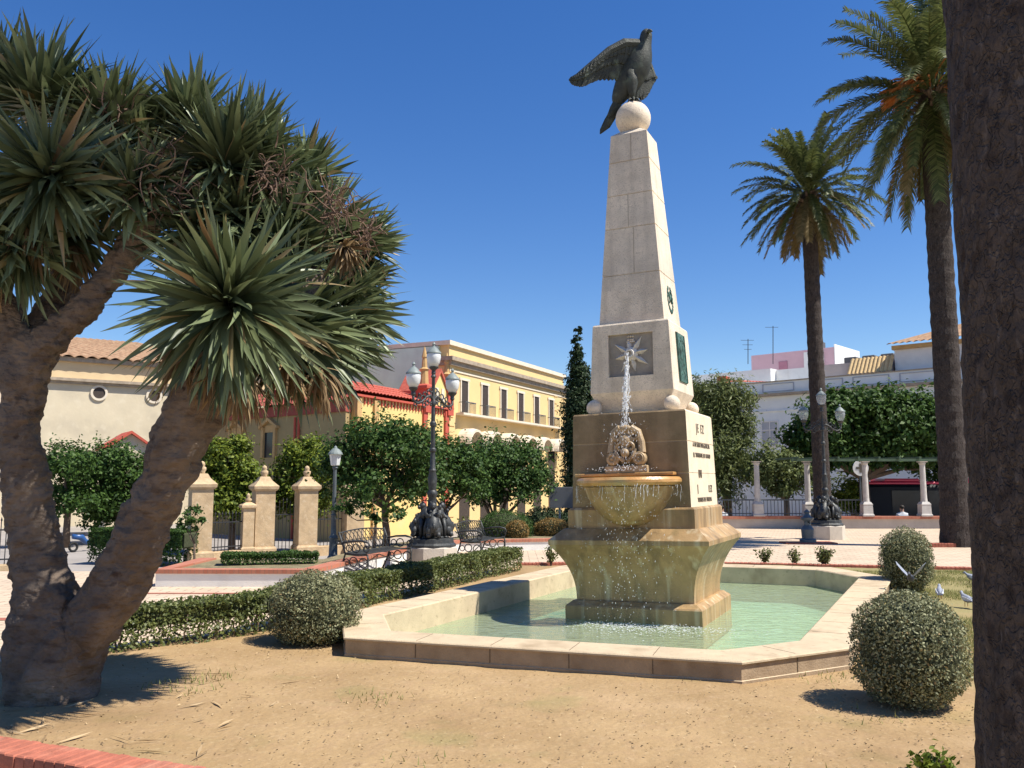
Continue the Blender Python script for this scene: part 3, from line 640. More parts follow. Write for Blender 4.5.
def swords(c, ax, n, L, wd, spread, droop, lmin=.75):      # rosette of curved, folded sword leaves
    c = np.array(c); ax = np.array(Vector(ax).normalized()); out = []
    q = Vector(ax).to_track_quat('Z', 'Y')
    for k in range(n):
        th = math.acos(1-random.random()*(1-math.cos(spread))); ph = random.uniform(0, 6.2832)
        d = np.array(q @ Vector((math.sin(th)*math.cos(ph), math.sin(th)*math.sin(ph), math.cos(th))))
        l = L*random.uniform(lmin, 1.1); p = c-ax*.1*L*(th/spread)+d*.015; w_ = wd*random.uniform(.8,1.2); seg = 6; v = []
        dr = droop*random.uniform(.2, 1.6)*(0.35+th/spread)*(3.2 if random.random() < .05 else 1)
        cv = rng.normal(size=3)*.22; side = np.cross(d, ax+rng.normal(size=3)*.25); side = side/max(np.linalg.norm(side), 1e-6)
        for s in range(seg+1):
            f = s/seg; ww = w_*((.55+.45*math.sin(min(1,f/.4)*1.5708)) if f < .4 else max(.02, 1-((f-.4)/.6)**1.5))*.5
            nrm = np.cross(side, d); v += [p-side*ww+nrm*ww*.35, p, p+side*ww+nrm*ww*.35]
            d = d+(np.array([0,0,-1.])*dr+cv)/seg; d = d/np.linalg.norm(d); p = p+d*l/seg
        out.append(v)
    return np.array(out)
SF = [f for s in range(6) for f in ((s*3, s*3+1, s*3+4, s*3+3), (s*3+1, s*3+2, s*3+5, s*3+4))]
def dragon_tree():
    base = D(46, 690, 7.3); base.z = 0
    t = thing('dragon_tree', 'large dragon tree with forked trunk and spiky rosettes at left', 'tree', base)
    J = [(base+Vector((.06,0,-.35)), .46), (D(48,640,7.3), .31), (D(44,580,7.3), .235), (D(30,520,7.3), .215), (D(20,430,7.25), .18), (D(24,365,7.2), .17),
         (D(0,300,7.2), .125), (D(-30,240,7.1), .12), (D(75,318,7.2), .13), (D(112,275,7.2), .135), (D(150,225,7.2), .135), (D(185,185,7.3), .13),
         (D(86,630,7.2), .25), (D(115,592,7.1), .245), (D(151,512,6.95), .22), (D(187,425,6.8), .23), (D(208,375,6.7), .265), (D(224,325,6.6), .24),
         (D(60,300,7.6), .16), (D(70,200,7.9), .16), (D(270,330,6.9), .18), (D(320,270,7.2), .17), (D(240,170,7.5), .15)]
    E_ = [(0,1),(1,2),(2,3),(3,4),(4,5),(5,6),(6,7),(5,8),(8,9),(9,10),(10,11),(1,12),(12,13),(13,14),(14,15),(15,16),(16,17),(5,18),(18,19),(16,20),(20,21),(11,22)]
    skin('trunk', J, E_, M['bark'], t, .11)
    RS = [((48,175),6.75,(.0,-.95,.25),230,.86,1.75), ((40,105),7.2,(-.1,-.3,1),190,.80,1.5), ((112,130),7.3,(.1,-.1,1),170,.72,1.4), ((150,165),7.6,(.15,.2,1),150,.72,1.4),
          ((225,165),7.3,(.2,-.25,1),210,.76,1.5), ((262,190),7.5,(.45,.0,1),180,.76,1.5), ((325,235),7.3,(.75,-.2,.75),210,.68,1.5), ((335,285),7.4,(1,-.1,.15),190,.64,1.5),
          ((228,305),6.35,(.05,-.95,.12),260,.90,1.75), ((290,330),6.7,(.8,-.45,.1),240,.84,1.6), ((200,230),7.2,(-.1,-.7,.6),150,.62,1.6), ((280,255),6.9,(.4,-.6,.6),170,.72,1.6),
          ((-20,235),6.8,(-.3,-.8,.0),150,.74,1.7), ((-60,130),7.2,(-.5,-.2,.8),150,.8,1.6), ((75,235),7.5,(.1,-.5,.4),110,.6,1.6), ((320,345),7.1,(.9,.1,-.1),130,.68,1.4),
          ((190,125),7.6,(.05,-.1,1),150,.66,1.5), ((250,150),7.6,(.3,-.1,1),150,.66,1.5), ((300,185),7.6,(.5,-.2,.8),150,.62,1.5), ((95,185),7.1,(.2,-.7,.5),150,.66,1.6),
          ((355,250),7.5,(1,.0,.5),150,.58,1.5), ((340,315),7.2,(.9,-.3,-.1),150,.62,1.5), ((20,250),6.9,(.0,-.8,-.2),150,.62,1.6), ((170,150),7.9,(-.1,.2,1),120,.7,1.4), ((0,90),7.6,(-.2,-.2,1),150,.75,1.5), ((238,218),7.25,(.05,-.7,.6),150,.62,1.5), ((135,190),7.0,(.1,-.85,.35),140,.6,1.5), ((70,120),7.4,(.1,-.3,1),130,.66,1.4), ((290,235),7.0,(.3,-.8,.4),140,.6,1.5)]
    for (px, py), dep, ax, n, L, sp in RS:
        if px >= 280: dep += .4; L *= 1.05
        c = D(px, py, dep)
        npmesh('rosette', swords(c, ax, int(n*1.12), L*random.uniform(.90,1.0), .066, sp, .42), SF, L_drago, t)
    dead = [((240,372),6.5,(.1,-.4,-1),70,.5), ((185,345),6.6,(-.1,-.4,-1),70,.5), ((320,372),6.9,(.4,-.2,-1),70,.4), ((215,350),6.45,(.1,-.5,-1),60,.45), ((285,365),6.8,(.3,-.3,-1),50,.40), ((30,225),6.9,(0,-.6,-1),90,.5), ((-10,260),7,(0,-.4,-1),60,.5), ((345,250),7.0,(.3,-.7,-.3),60,.3), ((75,250),7.3,(.2,-.2,-1),60,.45)]
    for (px, py), dep, ax, n, L in dead:
        o = npmesh('dead_leaves', swords(D(px, py, dep), ax, n, L, .035, 1.2, 1.2), SF, L_dead, t); o['label'] = 'dry brown leaves hanging below a rosette'
    for (px, py), dep, sz in (((165,185),6.9,.5), ((335,205),6.9,.36), ((275,180),7.0,.3), ((112,110),7.1,.35), ((365,230),7.0,.22)):
        m = MB(); c = D(px, py, dep)
        for k in range(60):
            d = Vector((random.gauss(0,1), random.gauss(-.2,.7), random.gauss(-.1,1))).normalized(); p = c+Vector((random.gauss(0,.1)*sz*2, random.gauss(0,.08), random.gauss(0,.14)*sz*2)); q = [p]
            for s in range(4): d = (d+Vector((random.gauss(0,.35), random.gauss(0,.3), random.gauss(-.15,.35)))).normalized(); p = p+d*sz*.17; q.append(p)
            m.tube(q, [.007,.006,.005,.004,.003], 4)
        m.build('dry_panicle', M['panicle'], t, world=True)
dragon_tree()

# ------------------------------------------------------------------ palms
def palm(name, label, base, top, r0, nf, fl, seed, fruit=None, group='date palms', elev=(-55, 85), drybelow=-25, trunkres=(28, 60)):
    random.seed(seed); base = Vector(base); top = Vector(top); t = thing(name, label, 'palm tree', base, 0, group)
    b = MB(); rs = []; n, k = trunkres[1], trunkres[0]
    for i in range(n+1):
        f = i/n; p = base.lerp(top, f)+Vector((0,0,-.1 if i == 0 else 0)); r = r0*(1+.22*math.exp(-f*14))*(1-.12*f)*(1+.25*max(0,f-.9)*3)
        rs.append([p+Vector((math.cos(a), math.sin(a), 0))*r*(1+.03*noise.noise(Vector((math.cos(a)*2.2+seed, math.sin(a)*2.2, f*top.z*2.6)))+.012*noise.noise(Vector((math.cos(a)*9+seed, math.sin(a)*9, f*top.z*7)))+(.05 if name and trunkres[0] < 50 and (int(f*n) % 2) else 0)+.026*noise.noise(Vector((math.cos(a)*22, math.sin(a)*22+seed, f*top.z*9)))+(.02*noise.noise(Vector((math.cos(a)*5+seed, math.sin(a)*5, f*top.z*24))) if trunkres[0] > 50 else 0)) for a in [6.2832*j/k for j in range(k)]])
    b.loft(rs); b.build('trunk', M['palmbark'], t, False, True)
    def frond(el, az, L, arr):
        d = Vector((math.cos(el)*math.cos(az), math.cos(el)*math.sin(az), math.sin(el))); p = top+Vector((math.cos(az)*r0*.5, math.sin(az)*r0*.5, random.uniform(-.1,.3))); N = 34; pts = []
        for i in range(N+1):
            pts.append((p.copy(), d.copy())); f = i/N; d = (d+Vector((0,0,-1))*(.013+.036*f)*(1.1 if el > 0 else .9)).normalized(); p = p+d*L/N
        for i, (p, d) in enumerate(pts):
            f = i/N; nx = pts[min(i+1, N)][0]; s = d.cross(Vector((0,0,1))); s = s.normalized() if s.length > .05 else Vector((1,0,0)); up = s.cross(d)
            rw = .03*(1-f)+.006
            if i < N: arr.append([p-s*rw, p+s*rw, nx+s*rw*.95, nx-s*rw*.95])
            if f < .1: continue
            ll = L*.16*(math.sin(min(1, (f-.06)*1.5)*math.pi*.5+.15))*(1-.55*max(0, f-.5)*2)*random.uniform(.85,1.1)
            for sg in (-1,1):
                for rep in (0,1):
                    q = p+(nx-p)*.5*rep; dl = (s*sg*.75+d*.62+up*random.uniform(.12,.5)-Vector((0,0,.18))).normalized(); wv = d*.026
                    m_ = q+dl*ll*.55; e = q+dl*ll+Vector((0,0,-ll*.22)); arr.append([q-wv, q+wv, m_+wv*.9, m_-wv*.9]); arr.append([m_-wv*.9, m_+wv*.9, e+d*.003, e-d*.003])
    for i in range(nf):
        f = (i+.5)/nf; el = R(elev[0]+(elev[1]-elev[0])*f**.9+random.uniform(-7,7)); az = i*2.39996+random.uniform(-.2,.2); arr = []
        frond(el, az, fl*random.uniform(.85,1.08)*1.0, arr)
        dry = el < R(drybelow)
        o = npmesh('frond', np.array(arr), LQ, L_palmdry if dry and random.random() < .6 else L_palm, t)
    bo = MB()
    for k in range(46):                                                     # cut leaf bases under the crown
        az = random.uniform(0,6.28); z = random.uniform(-.75,.1); d = Vector((math.cos(az), math.sin(az), .5)); p = top+Vector((0,0,z))+d*r0*.6; bo.tube([p, p+d*random.uniform(.18,.4)], [.075,.03], 5)
    bo.build('leaf_bases', M['twig'], t, world=True)
    if fruit:
        fr = MB()
        for az, ln in fruit:
            for k in range(26):
                d = Vector((math.cos(az)+random.gauss(0,.22), math.sin(az)+random.gauss(0,.22), .75)).normalized(); p = top+Vector((0,0,.1)); q = [p]
                for s in range(6): d = (d+Vector((0,0,-.17-random.uniform(0,.1)))).normalized(); p = p+d*ln/6; q.append(p)
                fr.tube(q, [.03,.026,.026,.03,.035,.03,.01], 5)
        fr.build('fruit_stalks', M['orange'], t, world=True)
    return t
b1 = G(824, 529, 0); t1 = D(808, 196, b1.y)
palm('date_palm', 'slender palm with full round crown behind the far lamp post', b1, t1, .31, 96, 2.9, 3, elev=(-70, 84))
b2 = G(957, 546, 0); t2 = D(931, 95, b2.y)
palm('date_palm', 'taller leaning palm with orange fruit stalks at right', b2, t2, .36, 100, 3.6, 5, fruit=((2.9,1.5),(3.7,1.5),(2.2,1.3),(5.6,1.4),(.4,1.3)), elev=(-80, 84), drybelow=-45)
palm('date_palm', 'nearest palm, of which only the dark trunk shows at the right edge', (2.275,3.6,0), (2.275,3.6,16), .325, 40, 3.2, 9, trunkres=(72, 400))
random.seed(21)

# ------------------------------------------------------------------ broad trees and shrubs
def crown_pts(lobes, dens, clump=.2, shell=(.5,1.0), per=34):
    Ps, Ns = [], []
    for c, r in lobes:
        c = np.array(c); rr = np.array(r if hasattr(r, '__len__') else (r, r, r)); m = max(6, int(dens*np.prod(rr)**(2/3)))
        d = unit(rng.normal(size=(m, 3))); d[:, 2] = np.where(d[:, 2] < -.45, -d[:, 2]*.5, d[:, 2]); d = unit(d)
        kk = rng.uniform(shell[0]**2, shell[1]**2, (m, 1))**.5; kk = np.where(rng.random((m, 1)) < .14, rng.uniform(1.0, 1.28, (m, 1)), kk); cc = c+d*rr*kk
        sig = clump*rr.mean(); k = per
        p = np.repeat(cc, k, 0)+rng.normal(size=(m*k, 3))*sig*np.array([1,1,.75]); nn = np.repeat(d, k, 0)+np.array([0,0,.5])
        Ps.append(p); Ns.append(nn)
    return np.concatenate(Ps), np.concatenate(Ns)
def tree(name, label, cat, base, lobes, th, r, lm, L=.1, W=.055, dens=40, group=None, clump=.2, per=34, forks=True, stems=1, bark='twig'):
    base = Vector(base); t = thing(name, label, cat, base, 0, group); b = MB(); top = base+Vector((random.uniform(-.06,.06), random.uniform(-.06,.06), th))
    b.tube([base+Vector((0,0,-.1)), base.lerp(top,.35)+Vector((random.uniform(-.05,.05),0,0)), base.lerp(top,.7), top], [r*1.3, r*1.02, r*.92, r*.85], 10)
    for c, rr in lobes:
        c = Vector(c); q = top.lerp(c, .5)+Vector((random.uniform(-.1,.1), random.uniform(-.1,.1), -.08)); e = top.lerp(c, .92)
        b.tube([top-Vector((0,0,r*.6)), q, e], [r*.6, r*.38, r*.14], 7)
        for k in range(3):
            d = Vector((random.gauss(0,1), random.gauss(0,1), random.gauss(.3,.6))).normalized()*(rr if not hasattr(rr,'__len__') else min(rr))*.75
            b.tube([q.lerp(e,.5), q.lerp(e,.5)+d*.6, e+d], [r*.25, r*.15, r*.05], 5)
    b.build('trunk', M[bark], t, True, True)
    P_, N_ = crown_pts(lobes, dens, clump, per=per)
    npmesh('crown', leaves(P_, N_, L, W), LQ, lm, t)
    return t
def lob(lst, dep): return [(D(px, py, dep+dy), r) for px, py, dy, r in lst]
g1 = 'orange trees behind the gate pillars'
tree('orange_tree', 'orange tree with bright yellow green leaves behind the stone gate pillars', 'tree', (D(232,540,33).x,33,STZ), lob([(227,456,0,.8),(212,480,.3,.95),(243,482,0,.75),(226,506,0,1.0),(250,508,.2,.75),(262,495,.3,.4)], 33), 2.2, .12, L_lime, .15, .09, 130, g1)
tree('orange_tree', 'orange tree spreading behind the two right gate pillars', 'tree', (D(298,540,34).x,34,STZ), lob([(306,458,0,.78),(294,480,.3,.8),(324,472,0,.9),(304,504,0,1.0),(284,500,.2,.65)], 34), 2.2, .12, L_lime, .15, .09, 130, g1)
tree('street_tree', 'dense dark tree seen between the two dragon tree trunks', 'tree', (D(118,540,38).x,38,STZ), lob([(118,470,0,1.2),(140,490,.4,1.0),(95,485,.2,1.1),(115,505,0,1.0),(85,465,.4,.8),(128,522,.2,.8),(98,520,.4,.7)], 38), 2.2, .16, L_orange, .16, .095, 80)
tree('street_tree', 'dark leaning tree close against the left dragon tree trunk', 'tree', (D(66,545,36).x,36,STZ), lob([(65,470,0,1.0),(58,500,.4,.9),(78,505,.2,.8)], 36), 2.0, .14, L_orange, .16, .095, 80)
tree('sapling', 'low leafy shoot beside the leaning dragon tree trunk', 'sapling', (D(196,540,21).x,21,STZ), lob([(192,515,0,.22),(200,525,0,.2),(186,525,0,.2)], 21), 1.2, .03, L_orange, .1, .05, 40)
g2 = 'round trees in front of the yellow buildings'
tree('round_tree', 'broad round tree behind the left iron bench', 'tree', (-3.05,21.0,.2), lob([(352,458,.3,.7),(385,452,.3,.85),(415,454,0,.75),(348,485,.3,.55),(380,490,0,.7),(420,485,0,.65),(336,468,.5,.45),(365,440,.2,.5),(402,438,.2,.5)], 21.2), 1.0, .085, L_dark, .105, .065, 120, g2)
tree('round_tree', 'round tree directly behind the ornate three lantern lamp', 'tree', (-1.9,24.3,.0), lob([(440,465,0,.8),(462,470,.3,.75),(430,490,0,.6),(468,492,0,.55)], 24.3), 1.0, .085, L_dark, .11, .068, 110, g2)
tree('round_tree', 'round tree with forked trunk left of the monument', 'tree', (-.55,27.5,STZ), lob([(495,462,0,.8),(520,465,.2,.85),(475,478,0,.8),(510,490,0,.85),(535,485,0,.65),(487,495,0,.6)], 27.5), 1.35, .12, L_dark, .115, .07, 110, g2)
tree('young_tree', 'thin young tree behind the backrest of the left bench', 'tree', (-3.1,19.6,.2), lob([(352,500,0,.35),(372,492,.1,.4),(345,515,0,.28),(368,515,0,.25),(395,520,0,.3)], 19.6), .75, .03, L_dark, .10, .06, 70)
tree('pepper_tree', 'tall drooping tree between the monument and the white building', 'tree', (9.9,40,STZ), lob([(725,400,0,1.0),(712,425,.4,1.4),(733,430,0,1.0),(713,460,0,1.4),(730,468,.3,1.0),(712,490,0,1.2),(742,402,0,.6),(703,398,.5,.9),(741,445,.2,.6)], 40), 3.4, .22, L_weep, .26, .06, 66, clump=.24)
tree('low_tree', 'low bushy tree hanging over the pergola column nearest the monument', 'tree', (12.2,38.5,STZ), lob([(768,465,0,.9),(785,470,.3,.9),(760,478,0,.8),(800,485,.5,1.0),(778,490,0,.6)], 38.5), 2.0, .14, L_weep, .16, .085, 80)
tree('plane_tree', 'wide dense green tree above the pergola in front of the white building', 'tree', (16.3,40,STZ), lob([(822,430,0,1.2),(848,418,.5,1.3),(866,408,0,.8),(882,420,0,1.4),(900,410,.2,.7),(915,424,.4,1.4),(835,405,0,.7),(938,430,0,1.3),(826,452,0,1.2),(865,446,.3,1.2),(900,446,0,1.2),(930,448,.2,1.2),(808,445,.4,1.0),(845,464,0,.8),(885,462,0,.8),(920,464,.3,.8)], 40), 3.0, .25, L_orange, .24, .14, 60)
tree('bright_shrub', 'bright yellow green shrub beyond the railing under the wide tree', 'shrub', (16.6,42,STZ), lob([(848,497,0,1.0),(842,505,0,.8),(856,505,0,.8)], 42), .6, .06, L_lime, .16, .09, 50)
tree('street_tree', 'green tree top showing between the two right palm trunks', 'tree', (21.6,42,STZ), lob([(950,445,0,1.4),(962,425,0,1.1),(945,475,0,1.2)], 42), 3.0, .18, L_orange, .2, .12, 34)
def cypress():
    t = thing('cypress', 'tall narrow dark cypress behind the monument', 'tree', (2.62,33.5,STZ)); MB().tube([(2.62,33.5,STZ-.1),(2.62,33.5,1.2)], [.2,.12], 8).build('trunk', M['twig'], t, True, True)
    lb = []
    for i in range(22):
        f = i/21; py = 332+f*190; r = .12+.40*min(1, f*2.4)*(1-.3*max(0,f-.6)); lb.append((D(579+random.uniform(-1.5,1.5), py, 33.5+random.uniform(-.1,.1)), (r, r, r*1.5)))
    P_, N_ = crown_pts(lb, 150, .24, per=44); npmesh('crown', leaves(P_, N_, .13, .06), LQ, L_cyp, t)
cypress()
def shrub(name, label, c, rr, lm, n, L, W, cat='shrub', group=None, flat=.5, core=None, lump=.085):
    """clipped or bushy shrub: leaves over a rounded body"""
    c = Vector(c); t = thing(name, label, cat, (c.x, c.y, 0 if c.z < 1.2 else c.z), 0, group)
    d = unit(rng.normal(size=(n, 3))); rad = np.array([1+lump*noise.noise(Vector(q)*2.3)+lump*.6*noise.noise(Vector(q)*6) for q in d])[:, None]
    k = rng.uniform(.86, 1.03, (n, 1)); k = np.where(rng.random((n, 1)) < .03, k+rng.uniform(.02, .10, (n, 1)), k); d2 = np.sign(d)*np.abs(d)**np.array([1,1,.78]); p = np.array(c)+d2*np.array(rr)*rad*k; keep = p[:, 2] > .03; p, d = p[keep], d[keep]
    npmesh('foliage', leaves(p, d, L, W, .8), LQ, lm, t)
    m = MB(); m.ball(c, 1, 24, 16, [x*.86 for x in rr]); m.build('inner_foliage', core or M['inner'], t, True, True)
    m = MB(); 
    for k in range(5): m.tube([(c.x+random.gauss(0,.06), c.y+random.gauss(0,.06), -.05), (c.x+random.gauss(0,.12), c.y+random.gauss(0,.12), max(.1, c.z-rr[2]*.5))], [.022,.014], 5)
    m.build('stem', M['twig'], t, True, True)
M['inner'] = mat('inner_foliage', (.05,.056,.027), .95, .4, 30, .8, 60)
gb = 'clipped grey green ball shrubs'
c1 = G(908,705,0); shrub('ball_shrub', 'large clipped grey green ball shrub at the near right corner of the pool', (c1.x+.03,c1.y,.42), (.435,.435,.455), L_grey, 17000, .026, .014, 'shrub', gb)
c2 = G(908,592,0); shrub('ball_shrub', 'smaller clipped ball shrub behind the pool with pigeons at its foot', (c2.x,c2.y,.50), (.41,.41,.52), L_grey, 9000, .032, .018, 'shrub', gb)
c3 = G(312,645,0); shrub('ball_shrub', 'clipped ball shrub at the left corner of the pool', (c3.x,c3.y+.1,.36), (.50,.46,.42), L_grey, 14000, .028, .015, 'shrub', gb)
# clipped hedge
def hedge(name, label, pts, wd, h, lm, n, L, W, z0=0, skirt=.3, cat='hedge', stems=True):
    pts = [Vector(p) for p in pts]; t = thing(name, label, cat, (pts[0].x, pts[0].y, z0)); seg = [(a, b, (b-a).length) for a, b in zip(pts, pts[1:])]; tot = sum(s[2] for s in seg)
    P_ = []; N_ = []
    for k in range(n):
        s = random.random()*tot
        for a, b, l in seg:
            if s <= l: break
            s -= l
        d = (b-a)/l; nv = Vector((-d.y, d.x)); face = random.random(); o = random.uniform(-1,1); zz = random.random(); g = .05*noise.noise(Vector((a.x+s*d.x*2, a.y+s*d.y*2, zz)))*1.5
        if face < .45: u, z, nn = o*wd/2, h+g-abs(random.gauss(0,.03)), Vector((0,0,1))
        else:
            sg = -1 if face < .8 else 1; z = h*(skirt+(1-skirt)*zz**.75); u = sg*(wd/2+g-abs(random.gauss(0,.035))); nn = Vector((nv.x*sg, nv.y*sg, .3))
            if z < h*.5 and random.random() < .15: continue
        q = a+d*s+nv*u; P_.append((q.x, q.y, z0+z)); N_.append(tuple(nn))
    npmesh('foliage', leaves(np.array(P_), np.array(N_), L, W, .75), LQ, lm, t)
    m = MB(); st = MB()
    for a, b, l in seg:
        d = (b-a)/l; Mx = Matrix.Translation((a.x, a.y, z0)) @ Matrix.Rotation(math.atan2(d.y, d.x), 4, 'Z'); m.box(-.03, l+.03, -wd*.36, wd*.36, h*.5, h*.93, Mx, .05)
        if stems:
            for k in range(int(l*9)):
                x = random.uniform(0, l); y = random.uniform(-wd*.4, wd*.4); st.tube([Mx @ Vector((x, y, -.03)), Mx @ Vector((x+random.gauss(0,.03), y+random.gauss(0,.02), h*.3)), Mx @ Vector((x+random.gauss(0,.05), y, h*.75))], [.012,.01,.006], 5)
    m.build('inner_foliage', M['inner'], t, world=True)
    if stems: st.build('stems', M['palestem'], t, world=True)
M['palestem'] = mat('pale_stems', (.26,.20,.14), .9, .4, 10, .3, 40)
hedge('clipped_hedge', 'long low clipped hedge along the left side of the pool', [(-4.7,8.75),(-3.0,10.35),(-2.3,12.3),(-.95,15.3),(.0,17.7)], .48, .46, L_hedge, 44000, .042, .025, skirt=.04)
hedge('clipped_hedge', 'short dark clipped hedge in the raised bed before the gate', [D(222,558,16.2).to_2d(), D(318,558,16.6).to_2d()], .5, .2, L_dark, 6500, .04, .024, .26, 0, stems=False)
hedge('street_hedge', 'dark unclipped hedge along the street behind the leaning dragon tree trunk', [(D(98,540,29).x,29), (D(190,540,28).x,28)], .9, 1.15, L_dark, 9000, .1, .06, STZ, .05, 'hedge', False)
# shrubs in beds
shrub('dome_shrub', 'green clipped dome shrub in the far raised bed', (D(505,535,25).x,25,.35), (.82,.75,.62), L_dark, 9000, .045, .022)
shrub('rust_shrub', 'rusty orange shrub beside the green dome', (D(517,532,24.3).x,24.2,.42), (.33,.3,.3), L_rust, 2600, .045, .025)
shrub('rust_shrub', 'low rusty hedge shrub left of the pedestal behind the pool', (D(552,530,25).x,25,.42), (.52,.3,.33), L_rust, 3600, .045, .025)
shrub('dark_shrub', 'dark shady shrub under the trees left of the monument', (D(545,515,30).x,30,-.1), (1.1,.6,1.0), L_cyp, 6000, .08, .05)
def plant(name, label, c, h, lm, n, L=.055, group=None, spread=.5):
    c = Vector(c); t = thing(name, label, 'plant', c, 0, group); m = MB(); P_ = []
    for k in range(n):
        a = random.uniform(0,6.28); d = Vector((math.cos(a)*spread*random.random(), math.sin(a)*spread*random.random(), 1)); e = c+d*h*random.uniform(.6,1); m.tube([c-Vector((0,0,.03)), c.lerp(e,.5)+Vector((0,0,.02)), e], [.009,.007,.004], 5)
        for j in range(16): P_.append(c.lerp(e, random.uniform(.3,1.05))+Vector((random.gauss(0,.035), random.gauss(0,.035), random.gauss(0,.03))))
    m.build('stem', M['twig'], t, world=True); P_ = np.array([tuple(p) for p in P_]); npmesh('foliage', leaves(P_, P_-np.array(c)+np.array([0,0,.1]), L, L*.55), LQ, lm, t)
gp = 'young shrubs behind the pool'
for (px, py, h, n, lb) in ((765,563,.30,9,'smallest young shrub behind the pool, nearest the monument'),(795,564,.34,9,'thin loose young shrub, the middle one behind the pool'),(824,566,.40,18,'fullest young shrub behind the pool, near the stone fountain post')):
    plant('young_shrub', lb, G(px, py, 0), h, L_hedge, int(n*1.5), .065, gp, .8)
plant('young_shrub', 'young shrub at the far end of the clipped hedge beside the pedestal', G(551,566,0), .42, L_hedge, 12, .07, gp)
plant('flower_shrub', 'thin leafy shrub behind the second iron bench', (D(462,530,23.2).x,23.2,.2), .65, L_hedge, 12, .08)
plant('weed', 'small bright green weed at the bottom right on the dirt', G(935,775,0), .1, L_lime, 16, .05, None, 1.6)

# ------------------------------------------------------------------ raised bed and its wall
def raised_bed():
    line = [Vector(p) for p in ((-6.15,17.3),(-6.1,15.0),(-3.42,14.95),(-2.85,18.1),(-2.15,20.4),(-1.35,22.5),(1.6,23.3),(3.0,24.6))]
    t = thing('raised_bed_wall', 'low white raised bed wall with red brick coping behind the benches', 'garden wall', (-3.4,15,0))
    w_, c_ = MB(), MB()
    def off(pl, d):
        out = []
        for i in range(len(pl)):
            a, b, c = pl[max(0,i-1)], pl[i], pl[min(len(pl)-1,i+1)]; e = (c-a).normalized(); out.append(b+Vector((-e.y, e.x))*d)
        return out
    for pl0, pl1, z0, z1, m in ((off(line,0), off(line,.26), -.05, .21, w_), (off(line,-.025), off(line,.30), .21, .28, c_)):
        m.loft([[Vector((a.x,a.y,z0)), Vector((a.x,a.y,z1)), Vector((b.x,b.y,z1)), Vector((b.x,b.y,z0))] for a, b in zip(pl0, pl1)])
    w_.build('wall', M['white'], t, world=True); c_.build('coping', M['coping'], t, world=True)
    inn = off(line, .27); back = [(3.4,26.0),(2.2,25.8),(-1.3,25.0),(-3.35,21.4),(-3.75,17.4)]
    struct(poly('bed_grass', [tuple(p) for p in inn]+back, .245, M['lawn'], .3))
M['coping'] = brickmat('brick_coping', (.40,.14,.085), (.46,.19,.12), (.32,.16,.11), .075, .6, .006, .85, .4)
raised_bed()

# ------------------------------------------------------------------ benches
def bench(label, p, q, group='iron benches beside the pool'):
    p, q = Vector((p[0],p[1],0)), Vector((q[0],q[1],0)); d = q-p; L = d.length; t = thing('iron_bench', label, 'bench', (p.x,p.y,0), math.atan2(d.y, d.x), group)
    # local: x along the seat, -y is the front
    bk = MB(); 
    def B(x, z): return Vector((x, .02+.16*max(0,(z-.40)/.42), z))
    prof = lambda x: .80+.05*math.sin(math.pi*x/L)
    bk.tube([B(x, prof(x)) for x in np.linspace(.02, L-.02, 20)], .014, 6); bk.tube([B(.02,.44), B(L-.02,.44)], .012, 6)
    n = 12
    for i in range(n):
        x0, x1 = .02+(L-.04)*i/n, .02+(L-.04)*(i+1)/n
        zt = prof((x0+x1)/2); zm = (.44+zt)/2
        for (a, b) in (((x0,.44),(x1,zm)),((x1,.44),(x0,zm)),((x0,zm),(x1,zt)),((x1,zm),(x0,zt))): bk.tube([B(*a), B((a[0]+b[0])/2,(a[1]+b[1])/2+.015), B(*b)], .0075, 4)
        bk.torus(B((x0+x1)/2, zm), .035, .007, (0,1,-.3), n=10, seg=4)
    bk.build('backrest', M['iron'], t)
    st = MB()
    for k in range(9): st.box(.02, L-.02, -.46+k*.052, -.46+k*.052+.038, .41+.02*((k-4)/4)**2, .425+.02*((k-4)/4)**2)
    st.build('seat', M['iron'], t)
    for x in (.04, L-.04):
        e = MB(); V = lambda y, z: Vector((x, y, z))
        e.tube([V(.20,.0), V(.10,.2), V(.03,.42), V(.10,.62), V(.185,.83)], [.02,.018,.018,.018,.016], 7)
        e.tube([V(-.55,.0), V(-.46,.16), V(-.46,.34), V(-.44,.42)], [.022,.018,.018,.018], 7); e.tube([V(-.46,.41), V(-.2,.40), V(.03,.42)], .016, 6)
        e.tube([V(.11,.62), V(-.1,.66), V(-.32,.67), V(-.46,.64), V(-.50,.57), V(-.44,.53), V(-.40,.57)], [.018,.02,.022,.02,.018,.016,.012], 7)
        e.torus(V(-.42,.52), .06, .012, (1,0,0), n=12); e.torus(V(-.2,.53), .08, .011, (1,0,0), n=14); e.torus(V(-.05,.53), .06, .01, (1,0,0), n=12)
        e.torus(V(-.36,.26), .09, .012, (1,0,0), n=14); e.torus(V(-.15,.28), .085, .012, (1,0,0), n=14); e.torus(V(.0,.27), .06, .01, (1,0,0), n=12)
        e.tube([V(-.46,.16), V(-.2,.12), V(.10,.17)], .011, 6)
        e.build('armrest_end', M['iron'], t, True)
    br = MB(); br.tube([(.04,-.2,.13),(L*.5,-.2,.36),(L-.04,-.2,.13)], .01, 6); br.build('brace', M['iron'], t)
bench('iron bench with lattice back left of the ornate lamp', G(345,577,0), G(392,568,0))
bench('iron bench with lattice back right of the ornate lamp', (-1.15,19.9), (-.6,21.6))

